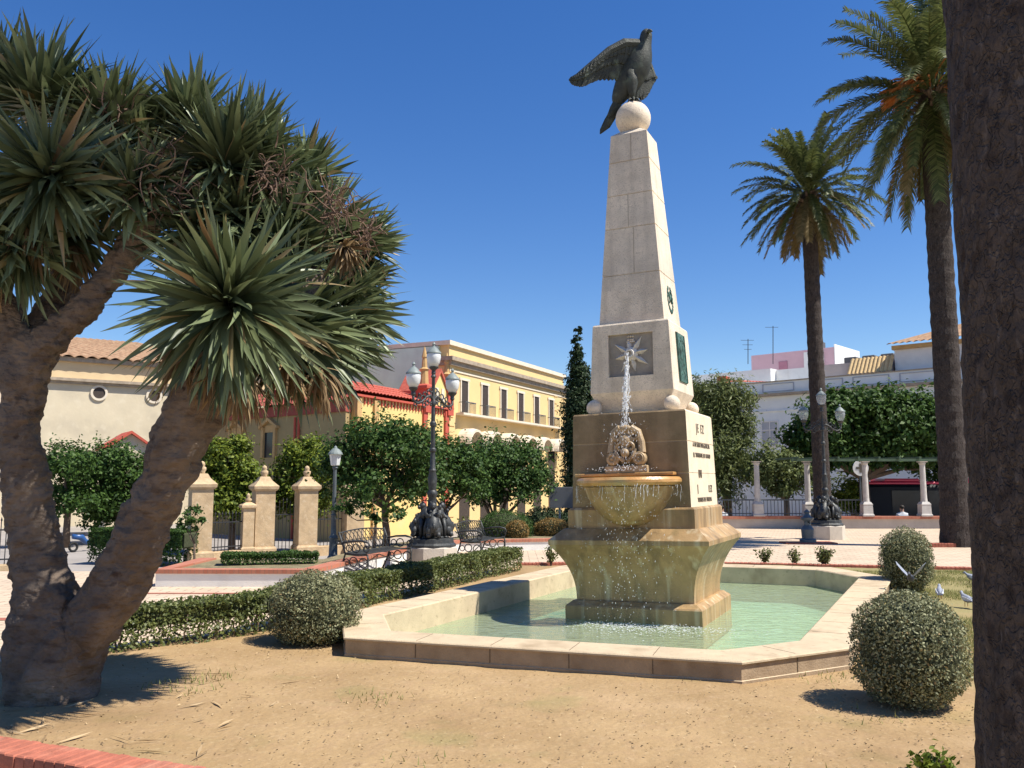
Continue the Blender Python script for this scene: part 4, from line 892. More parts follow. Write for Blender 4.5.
# ------------------------------------------------------------------ ornate lamps
def ornate_lamp(label, loc, rz, gm='opal'):
    t = thing('ornate_lamp', label, 'street lamp', loc, rz, 'ornate three lantern lamps')
    oc = MB(); rr = []
    for r, z in ((.56,-.05),(.56,.40),(.53,.42)):
        rr.append([Vector((r*math.cos(R(22.5+45*k)), r*math.sin(R(22.5+45*k)), z)) for k in range(8)])
    oc.loft(rr); oc.build('pedestal', M['pedestal'], t)
    b = MB(); b.lathe([(.52,.42),(.52,.46),(.47,.50),(.46,.58),(.40,.60)], seg=16); b.build('base_plate', M['iron'], t)
    for k in range(4):                                                     # seated winged beasts round the foot
        g = MB(); Mx = Matrix.Rotation(R(45+90*k), 4, 'Z')
        def V(x, y, z): return Mx @ Vector((x*.84, y*.9, .6+(z-.6)*.94))
        g.tube([V(.42,0,.72), V(.40,0,.84), V(.32,0,.98), V(.22,0,1.08), V(.17,0,1.18), V(.21,0,1.28)], [.10,.14,.13,.12,.10,.08], 10)
        g.ball(V(.24,0,1.31), .08, 10, 8); g.tube([V(.26,0,1.30), V(.33,0,1.27)], [.05,.03], 8)
        for sy in (-1,1):
            g.tube([V(.26,sy*.09,1.05), V(.30,sy*.17,.85), V(.30,sy*.20,.62)], [.06,.045,.035], 8); g.ball(V(.33,sy*.20,.62), .045, 8, 6, (1.3,1,.6))
            g.ball(V(.42,sy*.08,.76), .11, 10, 8, (1,.7,1.1)); g.tube([V(.44,sy*.11,.72), V(.50,sy*.12,.63)], [.06,.04], 8)
            g.tube([V(.30,sy*.08,1.02), V(.20,sy*.16,1.15), V(.16,sy*.15,1.30)], [.05,.06,.02], 7); g.ball(V(.23,sy*.055,1.39), .022, 6, 5)
        g.tube([V(.50,0,.75), V(.56,0,.85), V(.52,0,.95)], [.03,.025,.02], 6)
        for q in range(22): g.ball(V(random.uniform(.12,.46), random.gauss(0,.11), random.uniform(.66,1.3)), random.uniform(.02,.042), 7, 5, (1,1,random.uniform(.7,1.6)))
        g.build('beast_figure', M['iron'], t, True)
    p = MB(); p.lathe([(.16,.6),(.17,.95),(.13,1.1),(.15,1.18),(.10,1.25),(.085,1.45),(.11,1.5),(.11,1.55),(.075,1.6),(.09,1.72),(.10,1.85),(.07,1.98),(.085,2.02),(.06,2.06),(.05,2.4),(.075,2.43),(.075,2.47),(.05,2.5),(.045,2.95),(.07,2.98),(.07,3.04),(.045,3.07),(.04,3.4),(.065,3.43),(.065,3.5),(.04,3.54),(.035,4.0),(.06,4.04),(.03,4.1)], seg=14)
    p.build('pole', M['iron'], t, 'auto')
    def lantern(c, parent):
        m = MB(); m.lathe([(.02,-.10),(.05,-.06),(.04,0),(.09,.05),(.10,.08),(.085,.09)], c, 14); fr = m.build('lantern', M['iron'], parent, 'auto')
        m = MB(); m.lathe([(.085,.09),(.135,.18),(.155,.28),(.15,.36),(.135,.38)], c, 20); m.build('globe', M[gm], fr, True)
        m = MB(); m.lathe([(.165,.375),(.16,.40),(.12,.44),(.07,.50),(.03,.53),(.025,.56),(.04,.58),(.01,.63)], c, 18); m.build('cap', M['capgrey'], fr, 'auto')
    for sx in (-1,1):
        a = MB(); a.tube([(0,0,3.5),(sx*.10,0,3.62),(sx*.22,0,3.58),(sx*.38,0,3.46),(sx*.54,0,3.42),(sx*.65,0,3.48),(sx*.65,0,3.58)], [.03,.03,.028,.026,.026,.026,.03], 8)
        for (x, z, r) in ((.10,3.52,.06),(.20,3.46,.055),(.14,3.68,.06),(.28,3.62,.06),(.36,3.54,.055),(.08,3.74,.05),(.48,3.47,.06),(.58,3.40,.045),(.30,3.40,.05),(.44,3.58,.045)): a.torus((sx*x,0,z), r, .014, (0,1,0), n=12)
        for k in range(10): a.ball((sx*random.uniform(.05,.55), random.gauss(0,.02), random.uniform(3.40,3.66)), random.uniform(.018,.03), 6, 5)
        ar = a.build('arm', M['iron'], t, True); lantern((sx*.65,0,3.66), t)
    lantern((0,0,4.17), t)
def clearmat():
    m = bpy.data.materials.new('clear_lantern_glass'); m.use_nodes = True; n = m.node_tree.nodes; l = m.node_tree.links; b = n['Principled BSDF']; b.inputs['Base Color'].default_value = (.7,.75,.78,1); b.inputs['Roughness'].default_value = .1
    t = n.new('ShaderNodeBsdfTransparent'); mx = n.new('ShaderNodeMixShader'); mx.inputs[0].default_value = .28; l.new(t.outputs[0], mx.inputs[1]); l.new(b.outputs[0], mx.inputs[2]); l.new(mx.outputs[0], n['Material Output'].inputs[0]); return m
M['clear'] = clearmat()
M['pedestal'] = mat('lamp_pedestal_stone', (.52,.46,.38), .85, .12, 4, .3, 40)
M['capgrey'] = mat('grey_green_cap', (.20,.23,.22), .5, .15, 8, .1, 30)
ornate_lamp('ornate iron lamp on a pedestal beside the two iron benches', (-1.70,18.5,0), R(55))
ornate_lamp('ornate iron lamp in front of the slender palm trunk', (9.97,27.6,0), R(12), 'clear')
def street_lamp():
    t = thing('street_lamp', 'plain grey post lamp with a single lantern in front of the gate pillars', 'street lamp', (D(333,557,19.6).x,19.6,STZ)); z = D(333,557,19.6).z-STZ-.1
    top = D(333,466,19.6).z-STZ
    MB().lathe([(.13,0),(.13,z+.1),(.10,z+.14),(.09,z+.5),(.11,z+.53),(.065,z+.6),(.052,z+1.0),(.07,z+1.03),(.045,z+1.06),(.04,top-.08),(.07,top-.04),(.04,top)], seg=14).build('pole', M['paintiron'], t, 'auto')
    MB().lathe([(.06,top),(.10,top+.02),(.135,top+.26)], seg=6).build('globe', M['opal'], t)
    MB().lathe([(.17,top+.26),(.155,top+.30),(.085,top+.38),(.045,top+.40),(.035,top+.43),(.01,top+.46)], seg=12).build('cap', M['capgrey'], t)
street_lamp()

# ------------------------------------------------------------------ gate pillars, gate and fences (street level)
PIL = [(D(199,545,29).x,29.0), (D(262,545,31).x,31.0), (D(305,545,31.8).x,31.8), (D(352,545,33.0).x,33.0)]
def pillar(label, x, y, h, wd, rz):
    t = thing('gate_pillar', label, 'gate pillar', (x,y,STZ), rz, 'stone gate pillars'); a = wd/2
    MB().sq([(a*1.22,-.05),(a*1.22,.35),(a*1.08,.42)]).build('base', M['pillar'], t); MB().sq([(a,.42),(a,h*.73),(a*.99,h*.73)]).build('shaft', M['pillar'], t)
    MB().sq([(a*1.08,h*.73),(a*1.25,h*.75),(a*1.3,h*.78),(a*1.1,h*.80),(a*.72,h*.84),(a*.5,h*.88),(a*.42,h*.885)]).build('cap', M['pillar'], t)
    MB().lathe([(a*.36,h*.88),(a*.28,h*.90),(a*.40,h*.92),(a*.40,h*.945),(a*.2,h*.96),(a*.3,h*.97),(a*.2,h*1.0),(a*.02,h*1.01)], seg=14).build('finial', M['pillar'], t, True)
    return t
PL = ['stone gate pillar with finial beside the leaning dragon tree trunk','stone gate pillar left of the iron gate','stone gate pillar right of the iron gate behind the grey lamp post','shaded stone gate pillar behind the broad round tree']
for (x, y), l, h in zip(PIL, PL, (3.35,3.25,3.25,3.1)): pillar(l, x, y, h, .68, R(30))
def fence(label, p, q, h, group='iron fences between the gate pillars', arch=0, wall=.35, name='iron_fence', cat='fence'):
    p, q = Vector((p[0],p[1],0)), Vector((q[0],q[1],0)); d = q-p; L = d.length; t = thing(name, label, cat, (p.x,p.y,STZ), math.atan2(d.y,d.x), group)
    m = MB(); n = int(L/.13)
    for i in range(n+1):
        x = L*i/n; hh = h+arch*math.sin(math.pi*x/L); m.tube([(x,0,wall),(x,0,hh)], .014, 5); m.lathe([(.012,0),(.03,.05),(.001,.14)], (x,0,hh), 5)
    m.build('bars', M['rail'], t)
    for z in (wall+.12, h-.25): MB().box(0, L, -.02, .02, z, z+.04).build('rail', M['rail'], t)
    if wall > .2: MB().box(0, L, -.2, .2, -.05, wall, None, .02).build('wall', M['pillar'], t)
def off2(a, b, r=.45):
    a, b = Vector(a), Vector(b); d = (b-a).normalized(); return a+d*r, b-d*r
fence('iron fence between the two left gate pillars', *off2(PIL[0], PIL[1]), 1.55)
fence('iron gate with arched top between the two pillars', *off2(PIL[1], PIL[2]), 1.75, None, .25, .05, 'iron_gate', 'gate')
fence('iron fence right of the gate behind the grey lamp post', *off2(PIL[2], PIL[3]), 1.55)
fence('iron fence at the far left behind the dragon tree', (D(-70,560,24).x,24), (D(10,560,25).x,25), 1.55)
def small_post():
    p = Vector(PIL[0]).lerp(Vector(PIL[1]), .76); t = thing('small_gate_post', 'short stone post with finial close to the left gate pillar', 'post', (p.x,p.y-.1,STZ), R(30))
    MB().sq([(.24,-.05),(.24,.4),(.19,.45),(.19,1.75),(.26,1.8),(.26,1.88),(.1,1.98)]).build('shaft', M['pillar'], t); MB().lathe([(.07,1.98),(.13,2.08),(.05,2.15),(.08,2.2),(.01,2.3)], seg=12).build('finial', M['pillar'], t, True)
small_post()
def scooter():
    p = D(84,545,34); t = thing('parked_scooter', 'parked blue scooter under the trees seen between the dragon tree trunks', 'scooter', (p.x,34,STZ), R(60)); t.scale = (.8,)*3
    b = MB(); b.tube([(-.6,0,.75),(-.2,0,.72),(.1,0,.45),(.42,0,.5),(.55,0,.95)], [.12,.17,.12,.12,.08], 10); b.build('body', M['blue'], t, True)
    MB().ball((-.25,0,.86), .1, 10, 8, (3,1.3,.6)).build('seat', M['rubber'], t, True)
    for x in (-.55,.62): MB().torus((x,0,.25), .2, .06, (0,1,0)).build('wheel', M['rubber'], t, True)
    MB().tube([(.5,-.3,1.05),(.55,0,1.0),(.5,.3,1.05)], .025, 6).build('handlebar', M['rubber'], t)
M['blue'] = mat('blue_paint', (.02,.08,.24), .4, .1, 2, 0, spec=.6)
scooter()

# ------------------------------------------------------------------ buildings
def frame(p, ang):                     # local x runs along the facade, local -y is outside
    return Matrix.Translation(p) @ Matrix.Rotation(ang, 4, 'Z')
def palace():
    ang = math.pi/2-R(25.5); p = Vector((-3.5,47.5,STZ)); t = thing('palace', 'yellow two storey palace with tall balcony windows and arched hoods', 'building', p, ang); L = 17.3
    # outside (towards camera right) is local -y
    zt = 9.7-STZ; zc = zt-1.12
    MB().box(0, L, 0, 12, -.1, zc).build('wall', M['palace'], t)
    MB().box(.15, L-.15, .1, 11.8, zc, zt-.25).build('parapet', M['palace'], t); MB().box(-.02, L+.02, -.05, 12.1, zt-.25, zt).build('parapet_coping', M['trim'], t)
    m = MB(); m.box(-.25, L+.25, -.35, .6, zc-.05, zc+.18); m.box(-.12, L+.12, -.2, .6, zc-.3, zc-.05); m.build('cornice', M['trimdk'], t)
    MB().box(0, L, -.05, .1, zc-.62, zc-.52).build('string_course', M['trim'], t)
    zl = 1.75+69*49/860-STZ; WH = 1.9; MB().box(.8, L-1.2, -.5, .3, zl-.12, zl).build('balcony_ledge', M['trim'], t)
    for k in range(6):
        x = 1.75+k*2.55
        f = MB(); f.box(x-.5, x-.38, -.06, .1, zl, zl+WH); f.box(x+.38, x+.5, -.06, .1, zl, zl+WH); f.box(x-.6, x+.6, -.07, .1, zl+WH, zl+WH+.14); fr = f.build('window', M['trim'], t)
        MB().box(x-.38, x+.38, -.015, .1, zl, zl+WH).build('shutter', M['shutter'], fr)
        r = MB()
        for q in range(9): r.box(x-.6+q*.15-.012, x-.6+q*.15+.012, -.45, -.425, zl, zl+.62)
        r.box(x-.62, x+.62, -.46, -.41, zl+.6, zl+.65)
        for s in (-.62,.62): r.box(x+s-.015, x+s+.015, -.44, -.02, zl+.6, zl+.64)
        r.build('balcony_railing', M['paintiron'], fr)
        # arched shell hood over the ground floor opening
        zh = zl-1.75; h = MB(); rr = []
        for y in (-.85,-.55,0.0):
            rad = .95 if y > -.8 else .88
            rr.append([Vector((x+.1+rad*math.cos(math.pi*i/14), y, zh+.95*rad*math.sin(math.pi*i/14))) for i in range(15)]+[Vector((x+.1+(rad-.14)*math.cos(math.pi*(14-i)/14), y, zh+.95*(rad-.14)*math.sin(math.pi*(14-i)/14))) for i in range(15)])
        h.loft(rr); h.build('arched_hood', M['hood'], t)
        o = MB(); o.box(x-.5, x+.7, -.02, .1, .0, zh); o.lathe([(.62,-.02),(.62,.06)], M=Matrix.Translation((x+.1,.04,zh)) @ Matrix.Rotation(R(90),4,'X'), seg=20); dr = o.build('door_opening', M['shutter'], t)
    for x0 in (0, L-.5, L-2.2): 
        q = MB()
        for k in range(18): q.box(x0, x0+.5+.12*(k % 2), -.04, .1, .3+k*.5, .3+k*.5+.42)
        q.build('quoins', M['palace'], t)
    MB().box(-.06, .12, .7, 11.9, -.1, zt-.3).build('side_wall', M['sidegrey'], t)
    return
M['sidegrey'] = mat('grey_side_render', (.56,.74,.62), .9, .08, 1, .1, 20); overlay(M['sidegrey'], (.42,.50,.45), .8, .5, .75, .5, 1, .4)
M['hood'] = mat('white_arch_hood', (.70,.60,.46), .85, .12, 3, .2, 20)
palace()
def chapel():
    ang = math.pi/2-R(25.5); p0 = Vector((-7.25,39.6,STZ)); t = thing('chapel', 'bright yellow chapel with red tiled roof edge and red gable', 'building', p0, ang); L = 8.6; ze = 5.75-STZ
    MB().loft([[Vector((0,0,z)), Vector((L,0,z)), Vector((L,9,z)), Vector((3.4,9,z))] for z in (-.1, ze)]).build('wall', M['chapel'], t)
    MB().box(-.1, L, -.18, .3, ze, ze+.1).build('eave_band', M['redtrim'], t)
    f = MB()
    for k in range(30): f.box(.1+k*.285, .1+k*.285+.07, -.06, .02, ze-.34, ze)
    f.build('fringe', M['redtrim'], t)
    r = MB(); wavy(r, (1.0,2.2,ze+1.05), (-.05,-.15,ze+.2), (L-1.6,2.2,ze+1.05), (L-1.6,-.15,ze+.2), 24, .07, rows=4); r.build('tiled_roof', M['redtile'], t, False)
    MB().loft([[Vector((1.2,2.0,z)), Vector((L-1.5,2.0,z)), Vector((L-1.5,8.6,z)), Vector((3.6,8.6,z))] for z in (ze, ze+.95)]).build('roof_block', M['redtrim'], t)
    g = MB(); xg = L-1.1; g.loft([[Vector((xg-.85,y,ze)), Vector((xg+.85,y,ze)), Vector((xg+.85,y,ze+.9)), Vector((xg,y,ze+1.95)), Vector((xg-.85,y,ze+.9))] for y in (-.12,1.8)]); g.build('gable', M['chapel'], t)
    g = MB()
    for s in (-1,1): g.loft([[Vector((xg,y,ze+1.97)), Vector((xg,y,ze+2.17)), Vector((xg+s*1.02,y,ze+.93)), Vector((xg+s*1.02,y,ze+.73))] for y in (-.22,1.9)])
    g.build('gable_roof', M['redtile'], t)
    for s in (-.3,.3): MB().box(xg+s-.14, xg+s+.14, -.16, 0, ze+.3, ze+1.1).build('window', M['trim'], t)
    for x in (L-2.35, L+.02):
        q = MB(); q.sq([(.3,ze-.3),(.3,ze+.9),(.42,ze+.95),(.42,ze+1.1),(.26,ze+1.2)], Matrix.Translation((x,.1,0))); q.build('pinnacle_base', M['redtrim'], t)
        q = MB(); q.lathe([(.24,ze+1.2),(.2,ze+1.9),(.27,ze+2.0),(.16,ze+2.1),(.12,ze+2.6),(.16,ze+2.65),(.03,ze+3.2)], (x,.1,0), 8); q.build('pinnacle', M['trimo'], t)
    for x in (.2, 1.6, L-2.5, L-.25): MB().box(x-.18, x+.18, -.12, .1, -.1, ze-.05).build('pilaster', M['redtrim'] if x > 3 else M['trimo'], t)
    # shaded convent wing meeting the chapel at its corner
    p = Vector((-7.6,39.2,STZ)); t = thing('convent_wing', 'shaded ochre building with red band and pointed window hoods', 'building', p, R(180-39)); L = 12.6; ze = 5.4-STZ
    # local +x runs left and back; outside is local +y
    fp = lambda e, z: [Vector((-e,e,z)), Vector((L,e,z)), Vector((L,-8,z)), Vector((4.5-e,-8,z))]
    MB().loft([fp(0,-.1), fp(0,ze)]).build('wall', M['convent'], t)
    m = MB(); m.loft([fp(.1,ze-.4), fp(.1,ze+.1)]); m.build('red_band', M['dullred'], t)
    r = MB(); wavy(r, (L,-3,ze+1.3), (L,.3,ze+.1), (2.0,-3,ze+1.3), (-.2,.3,ze+.1), 34, .06, rows=4); r.build('tiled_roof', M['dullred'], t)
    for x in (5.7, 8.6, 11.4):
        f = MB(); z0 = 1.75+25*43/860-STZ
        for s in (-.5,.5): f.box(x+s-.09, x+s+.09, 0, .14, z0, z0+1.5)
        for s in (-1,1): f.loft([[Vector((x+s*.75,y,z0+1.42)), Vector((x+s*.75,y,z0+1.56)), Vector((x,y,z0+1.98)), Vector((x,y,z0+1.82))] for y in (0.0,.2)])
        fr = f.build('window', M['trimo'], t); MB().box(x-.41, x+.41, -.1, .02, z0, z0+1.25).build('pane', M['glass'], fr)
        MB().box(x-.41, x+.41, -.1, .05, z0+1.25, z0+1.6).build('panel', M['trimo'], fr)
    a = MB(); a.box(1.7,2.5,-.1,.03,2.6,4.0); a.lathe([(.4,-.1),(.4,.03)], M=Matrix.Translation((2.1,0.0,4.0)) @ Matrix.Rotation(R(-90),4,'X'), seg=16); a.build('arched_window', M['shutter'], t)
    for x in (3.3,3.6): MB().tube([(x,.1,0),(x,.1,ze-.5)], .06, 8).build('drain_pipe', M['redtrim'], t)
M['dullred'] = mat('shaded_red_band', (.30,.07,.05), .85, .15, 3, .1, 20)  # darker copy of the red trim, the wing's shade put into the colour
M['trimo'] = mat('ochre_trim', (.52,.33,.14), .85, .15, 3, .1, 20)
chapel()
def church():
    ang = math.pi/2-R(56); p = D(-120,480,48.0); p.z = STZ; t = thing('church', 'pale church wall with two round windows and a hipped tile roof', 'building', p, ang)
    L = 22.5; zc = 1.75+102*53/860-STZ
    MB().box(0, L, 0, 14, -.1, zc).build('wall', M['church'], t)
    m = MB(); m.box(-.2, L+.25, -.3, .4, zc, zc+.18); m.box(-.1, L+.12, -.15, .4, zc-.16, zc); m.build('cornice', M['trimdk'], t)
    MB().box(.1, L-.05, .15, 13.8, zc+.18, zc+1.25).build('upper_wall', M['churchup'], t)
    m = MB(); m.box(-.1, L+.2, -.1, 14, zc+1.25, zc+1.52); m.build('eave', M['trimdk'], t)
    r = MB(); z0 = zc+1.4; r.loft([[Vector((-.1,-.1,z0)), Vector((L+.2,-.1,z0)), Vector((L+.2,14,z0)), Vector((-.1,14,z0))], [Vector((-.1,6.4,z0+2.15)), Vector((L*.62,6.4,z0+2.15)), Vector((L*.62,6.6,z0+2.15)), Vector((-.1,6.6,z0+2.15))]]); pk = (L*.62, 6.5, z0+2.3)
    wavy(r, (-.2,6.5,z0+2.25), (-.2,-.25,z0), (L*.62+.2,6.5,z0+2.25), (L+.3,-.25,z0), 34, .16, rows=1)
    wavy(r, (L*.62,6.3,z0+2.25), (L+.3,-.25,z0), (L*.62,6.7,z0+2.25), (L+.3,14,z0), 30, .09, rows=1)
    r.build('tiled_roof', M['tile'], t)
    for px, py in ((99,393),(154,396)):
        # place on the facade plane
        d = Vector(ray(px, py)); o = Vector((0,0,H)); n = Vector((math.sin(ang), -math.cos(ang), 0)); k = (p-o).dot(n)/d.dot(n); q = Matrix.LocRotScale(t.location, t.rotation_euler, None).inverted() @ (o+d*k)
        a = MB(); a.lathe([(.50,-.02),(.50,.10),(.36,.10),(.36,-.01)], M=Matrix.Translation((q.x,0,q.z)) @ Matrix.Rotation(R(90),4,'X'), seg=24); w_ = a.build('round_window', M['trim'], t, 'auto')
        a = MB(); a.lathe([(.35,-.02),(.35,.04)], M=Matrix.Translation((q.x,0,q.z)) @ Matrix.Rotation(R(90),4,'X'), seg=20); a.build('pane', M['shutter'], w_)
    for x in (15.0,): MB().box(x-.03, x+.03, -.05, 0, 0, zc-.2).build('drain_pipe', M['trimdk'], t)
    p = D(129,470,44); p.z = STZ; t2 = thing('porch', 'small gabled porch with red roof in front of the church', 'porch', p, ang)
    za = D(129,432,44).z-STZ
    g = MB(); g.loft([[Vector((-1.0,y,-.1)), Vector((1.0,y,-.1)), Vector((1.0,y,za-.75)), Vector((0,y,za-.1)), Vector((-1.0,y,za-.75))] for y in (0,2.5)]); g.build('wall', M['church'], t2)
    g = MB()
    for s in (-1,1): g.loft([[Vector((0,y,za-.08)), Vector((0,y,za+.06)), Vector((s*1.25,y,za-.80)), Vector((s*1.25,y,za-.94))] for y in (-.25,2.6)])
    g.build('roof', M['redtrim'], t2); MB().box(-.45, .45, -.02, .1, 0, 2.4).build('door', M['shutter'], t2)
M['churchup'] = mat('church_upper_render', (.66,.50,.29), .9, .08, .8, .2, 8)
church()
def white_building():
    # facade line runs from far left to near right and faces the camera's left: in shade
    pr = Vector((19.0,55.0,STZ)); dirx = Vector((.738,-.674,0)); ang = math.atan2(dirx.y, dirx.x); t = thing('white_building', 'long white building with panelled parapet behind the trees at right', 'building', pr, ang)
    # local x to the right/near, outside is local -y
    zc = 1.75+89*55/860-STZ; X0, X1 = -22, 18
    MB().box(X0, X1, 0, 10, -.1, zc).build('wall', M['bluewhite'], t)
    MB().box(X0-.1, X1, -.3, .3, zc, zc+.18).build('cornice', M['trimdk'], t); MB().box(X0, X1, -.08, .05, zc-1.0, zc-.92).build('string_course', M['bluewhite'], t)
    MB().box(X0, X1, .05, 9.9, zc+.18, zc+.95).build('parapet', M['bluewhite'], t); MB().box(X0, X1, -.02, .35, zc+.95, zc+1.02).build('parapet_coping', M['trimdk'], t)
    for x in (-2.0,1.2,4.0,6.8):
        m = MB()
        for (a, b, c, d) in ((-1.1,1.1,.30,.34),(-1.1,1.1,.80,.84),(-1.1,-1.05,.34,.80),(1.05,1.1,.34,.80)): m.box(x+a, x+b, .0, .06, zc+c, zc+d)
        m.build('parapet_panel', M['panelgrey'], t)
    for x, z0 in ((-2.65,1.75+37*57/860-STZ),(-7.5,3.6),(-12,3.6),(2.5,3.6),(7.0,3.6)):
        f = MB(); f.box(x-.62, x-.54, -.05, .05, z0, z0+1.55); f.box(x+.54, x+.62, -.05, .05, z0, z0+1.55); f.box(x-.62, x+.62, -.05, .05, z0+1.55, z0+1.63); f.box(x-.03, x+.03, -.04, .05, z0, z0+1.55); f.box(x-.54, x+.54, -.04, .05, z0+1.0, z0+1.05); f.box(x-.66, x+.66, -.09, .05, z0-.08, z0)
        fr = f.build('window', M['white'], t); MB().box(x-.54, x+.54, -.012, .04, z0, z0+1.55).build('pane', M['paleglass'], fr)
    # roof blocks (as seen between the monument and the palms)
    zb = zc+.95
    MB().box(-14, -3.9, 3.0, 9, zb, zb+1.35).build('roof_house', M['white'], t); MB().box(-3.88, .5, 3.8, 9, zb, zb+1.3).build('roof_house', M['white'], t)
    MB().box(.6, 5.0, 1.0, 8, zb, zb+.95).build('roof_terrace', M['terrace'], t)
    for k in range(4): MB().box(.9+k*1.2, 1.7+k*1.2, 4, 4.8, zb+.9, zb+1.75, None, .05).build('roof_unit', M['grey'], t)
    MB().box(-6.6, -6.0, .3, 1.0, zb, zb+.75).build('chimney', M['redtrim'], t); r = MB(); wavy(r, (-5.95,1.6,zb+.55), (-5.95,.2,zb+.25), (-2.8,1.6,zb+.15), (-2.8,.2,zb+.05), 14, .04); r.build('lean_to_roof', M['redtile'], t)
    r = MB(); wavy(r, (2.5,1.0,zb+1.15), (2.45,.35,zb+.08), (5.15,1.0,zb+1.15), (5.15,.35,zb+.08), 11, .09); r.build('tiled_roof', M['ytile'], t)
    MB().box(5.2, 16.5, .9, 8, zb, zb+1.45).build('upper_house', M['white'], t)
    MB().box(5.1, 16.6, .7, 8.2, zb+1.45, zb+1.7).build('upper_cornice', M['trimo'], t)
    r = MB(); wavy(r, (9.0,4.5,zb+3.3), (4.9,.4,zb+1.7), (14,4.5,zb+3.3), (16.8,.4,zb+1.7), 30, .1); r.build('upper_roof', M['tile'], t)
    w2 = t.matrix_basis
    # pink house behind with aerials
    q = Matrix.LocRotScale(t.location, t.rotation_euler, None) @ Vector((-5.3,9.3,0)); zq = D(775,350,q.y).z-STZ; t3 = thing('pink_house', 'small pink rooftop house behind the white building', 'house', (q.x,q.y,STZ), ang)
    MB().box(-3.3, 3.4, .2, 5, 0, zq-.1).build('wall', M['pink'], t3); m = MB(); m.loft([[Vector((3.4,y,zq-2)), Vector((3.46,y,zq-2)), Vector((3.46,y,zq+.1*(1))), Vector((3.4,y,zq+.1))] for y in (.1,5)]); m.box(1.1, 2.6, .0, .25, zq-1.8, zq-.3); m.build('white_gable', M['white'], t3)
    MB().box(1.7, 2.2, 1, 1.5, zq-.1, zq+.5).build('chimney', M['grey'], t3); MB().box(-1.0, -.3, .15, .25, zq-1.4, zq-.8).build('window', M['pinkdk'], t3)
    for px, pt, lb in ((748,339,'rooftop aerial with several crossbars left of the pink house'),(773,326,'tall thin rooftop aerial in front of the pink house')):
        y = q.y-.5; b = D(px, 364, y); tp = D(px, pt, y); ta = thing('roof_aerial', lb, 'aerial', b, 0, 'roof aerials'); m = MB(); m.tube([b, tp], .03, 5); m.build('mast', M['rail'], ta, world=True)
        m = MB()
        for k in range(3 if pt > 330 else 1): z = tp.z-.1-k*.35; m.tube([(b.x-.5+.12*k,y,z),(b.x+.5-.1*k,y,z)], .018, 4)
        m.build('crossbars', M['rail'], ta, world=True)
M['panelgrey'] = mat('panel_outline_grey', (.40,.41,.45), .9, .05, 1, 0); M['paleglass'] = mat('net_curtained_glass', (.36,.40,.45), .2, .1, 2, 0, spec=.5)
M['terrace'] = mat('pinkish_terrace_render', (.56,.47,.42), .9, .1, 1, .1, 20); M['pinkdk'] = mat('dark_pink_shutter', (.45,.2,.25), .8, .1, 2, 0)
white_building()

# ------------------------------------------------------------------ terrace wall, railing, pergola, bus
def terrace():
    Y = 34.0; z1 = .46; t = thing('terrace_wall', 'long low pale wall with red brick coping beyond the paving', 'garden wall', (8,Y,0))
    m = MB(); m.box(3.4, 34, Y-.12, Y+.3, STZ, z1-.1); m.build('wall', M['terwall'], t, world=True); m = MB(); m.box(3.35, 34, Y-.2, Y+.4, z1-.1, z1); m.build('coping', M['coping'], t, world=True)
    t = thing('metal_railing', 'thin dark metal railing on top of the low terrace wall', 'railing', (8,Y+.34,z1)); m = MB()
    for x in np.arange(4.5, 13.7, .14): m.box(x-.01, x+.01, Y+.33, Y+.35, z1, z1+.62)
    m.build('bars', M['paintiron'], t, world=True); m = MB(); m.box(4.4, 13.75, Y+.31, Y+.37, z1+.6, z1+.65); m.box(4.4, 13.75, Y+.32, Y+.36, z1+.08, z1+.11); m.build('rail', M['paintiron'], t, world=True)
    t = thing('pergola', 'pergola of pale concrete columns carrying leafy timber beams', 'pergola', (14,Y,z1))
    xs = [D(px, 500, Y).x for px in (757.5,808,866,924)]+[D(982,500,Y).x]
    for x in xs:
        m = MB(); m.sq([(.22,0),(.22,.06),(.19,.1),(.18,.42),(.19,.46),(.13,.56)], Matrix.Translation((x,Y,z1))); m.lathe([(.13,.56),(.115,.7),(.10,2.0),(.14,2.06),(.11,2.1)], (x,Y,z1), 14); m.sq([(.14,2.1),(.16,2.14)], Matrix.Translation((x,Y,z1)))
        m.build('column', M['conc'], t, world=True)
    m = MB(); m.box(xs[1]-.6, xs[-1]+.6, Y-.05, Y+.05, z1+2.14, z1+2.24)
    for x in np.arange(xs[1]-.4, xs[-1]+.5, .8): m.box(x-.04, x+.04, Y-.2, Y+2.6, z1+2.24, z1+2.32)
    m.build('beam', M['beam'], t, world=True)
M['beam'] = mat('green_painted_timber', (.07,.11,.07), .8, .2, 4, .2, 30); M['terwall'] = mat('terrace_wall_render', (.46,.41,.36), .9, .12, 2, .2, 30)
terrace()
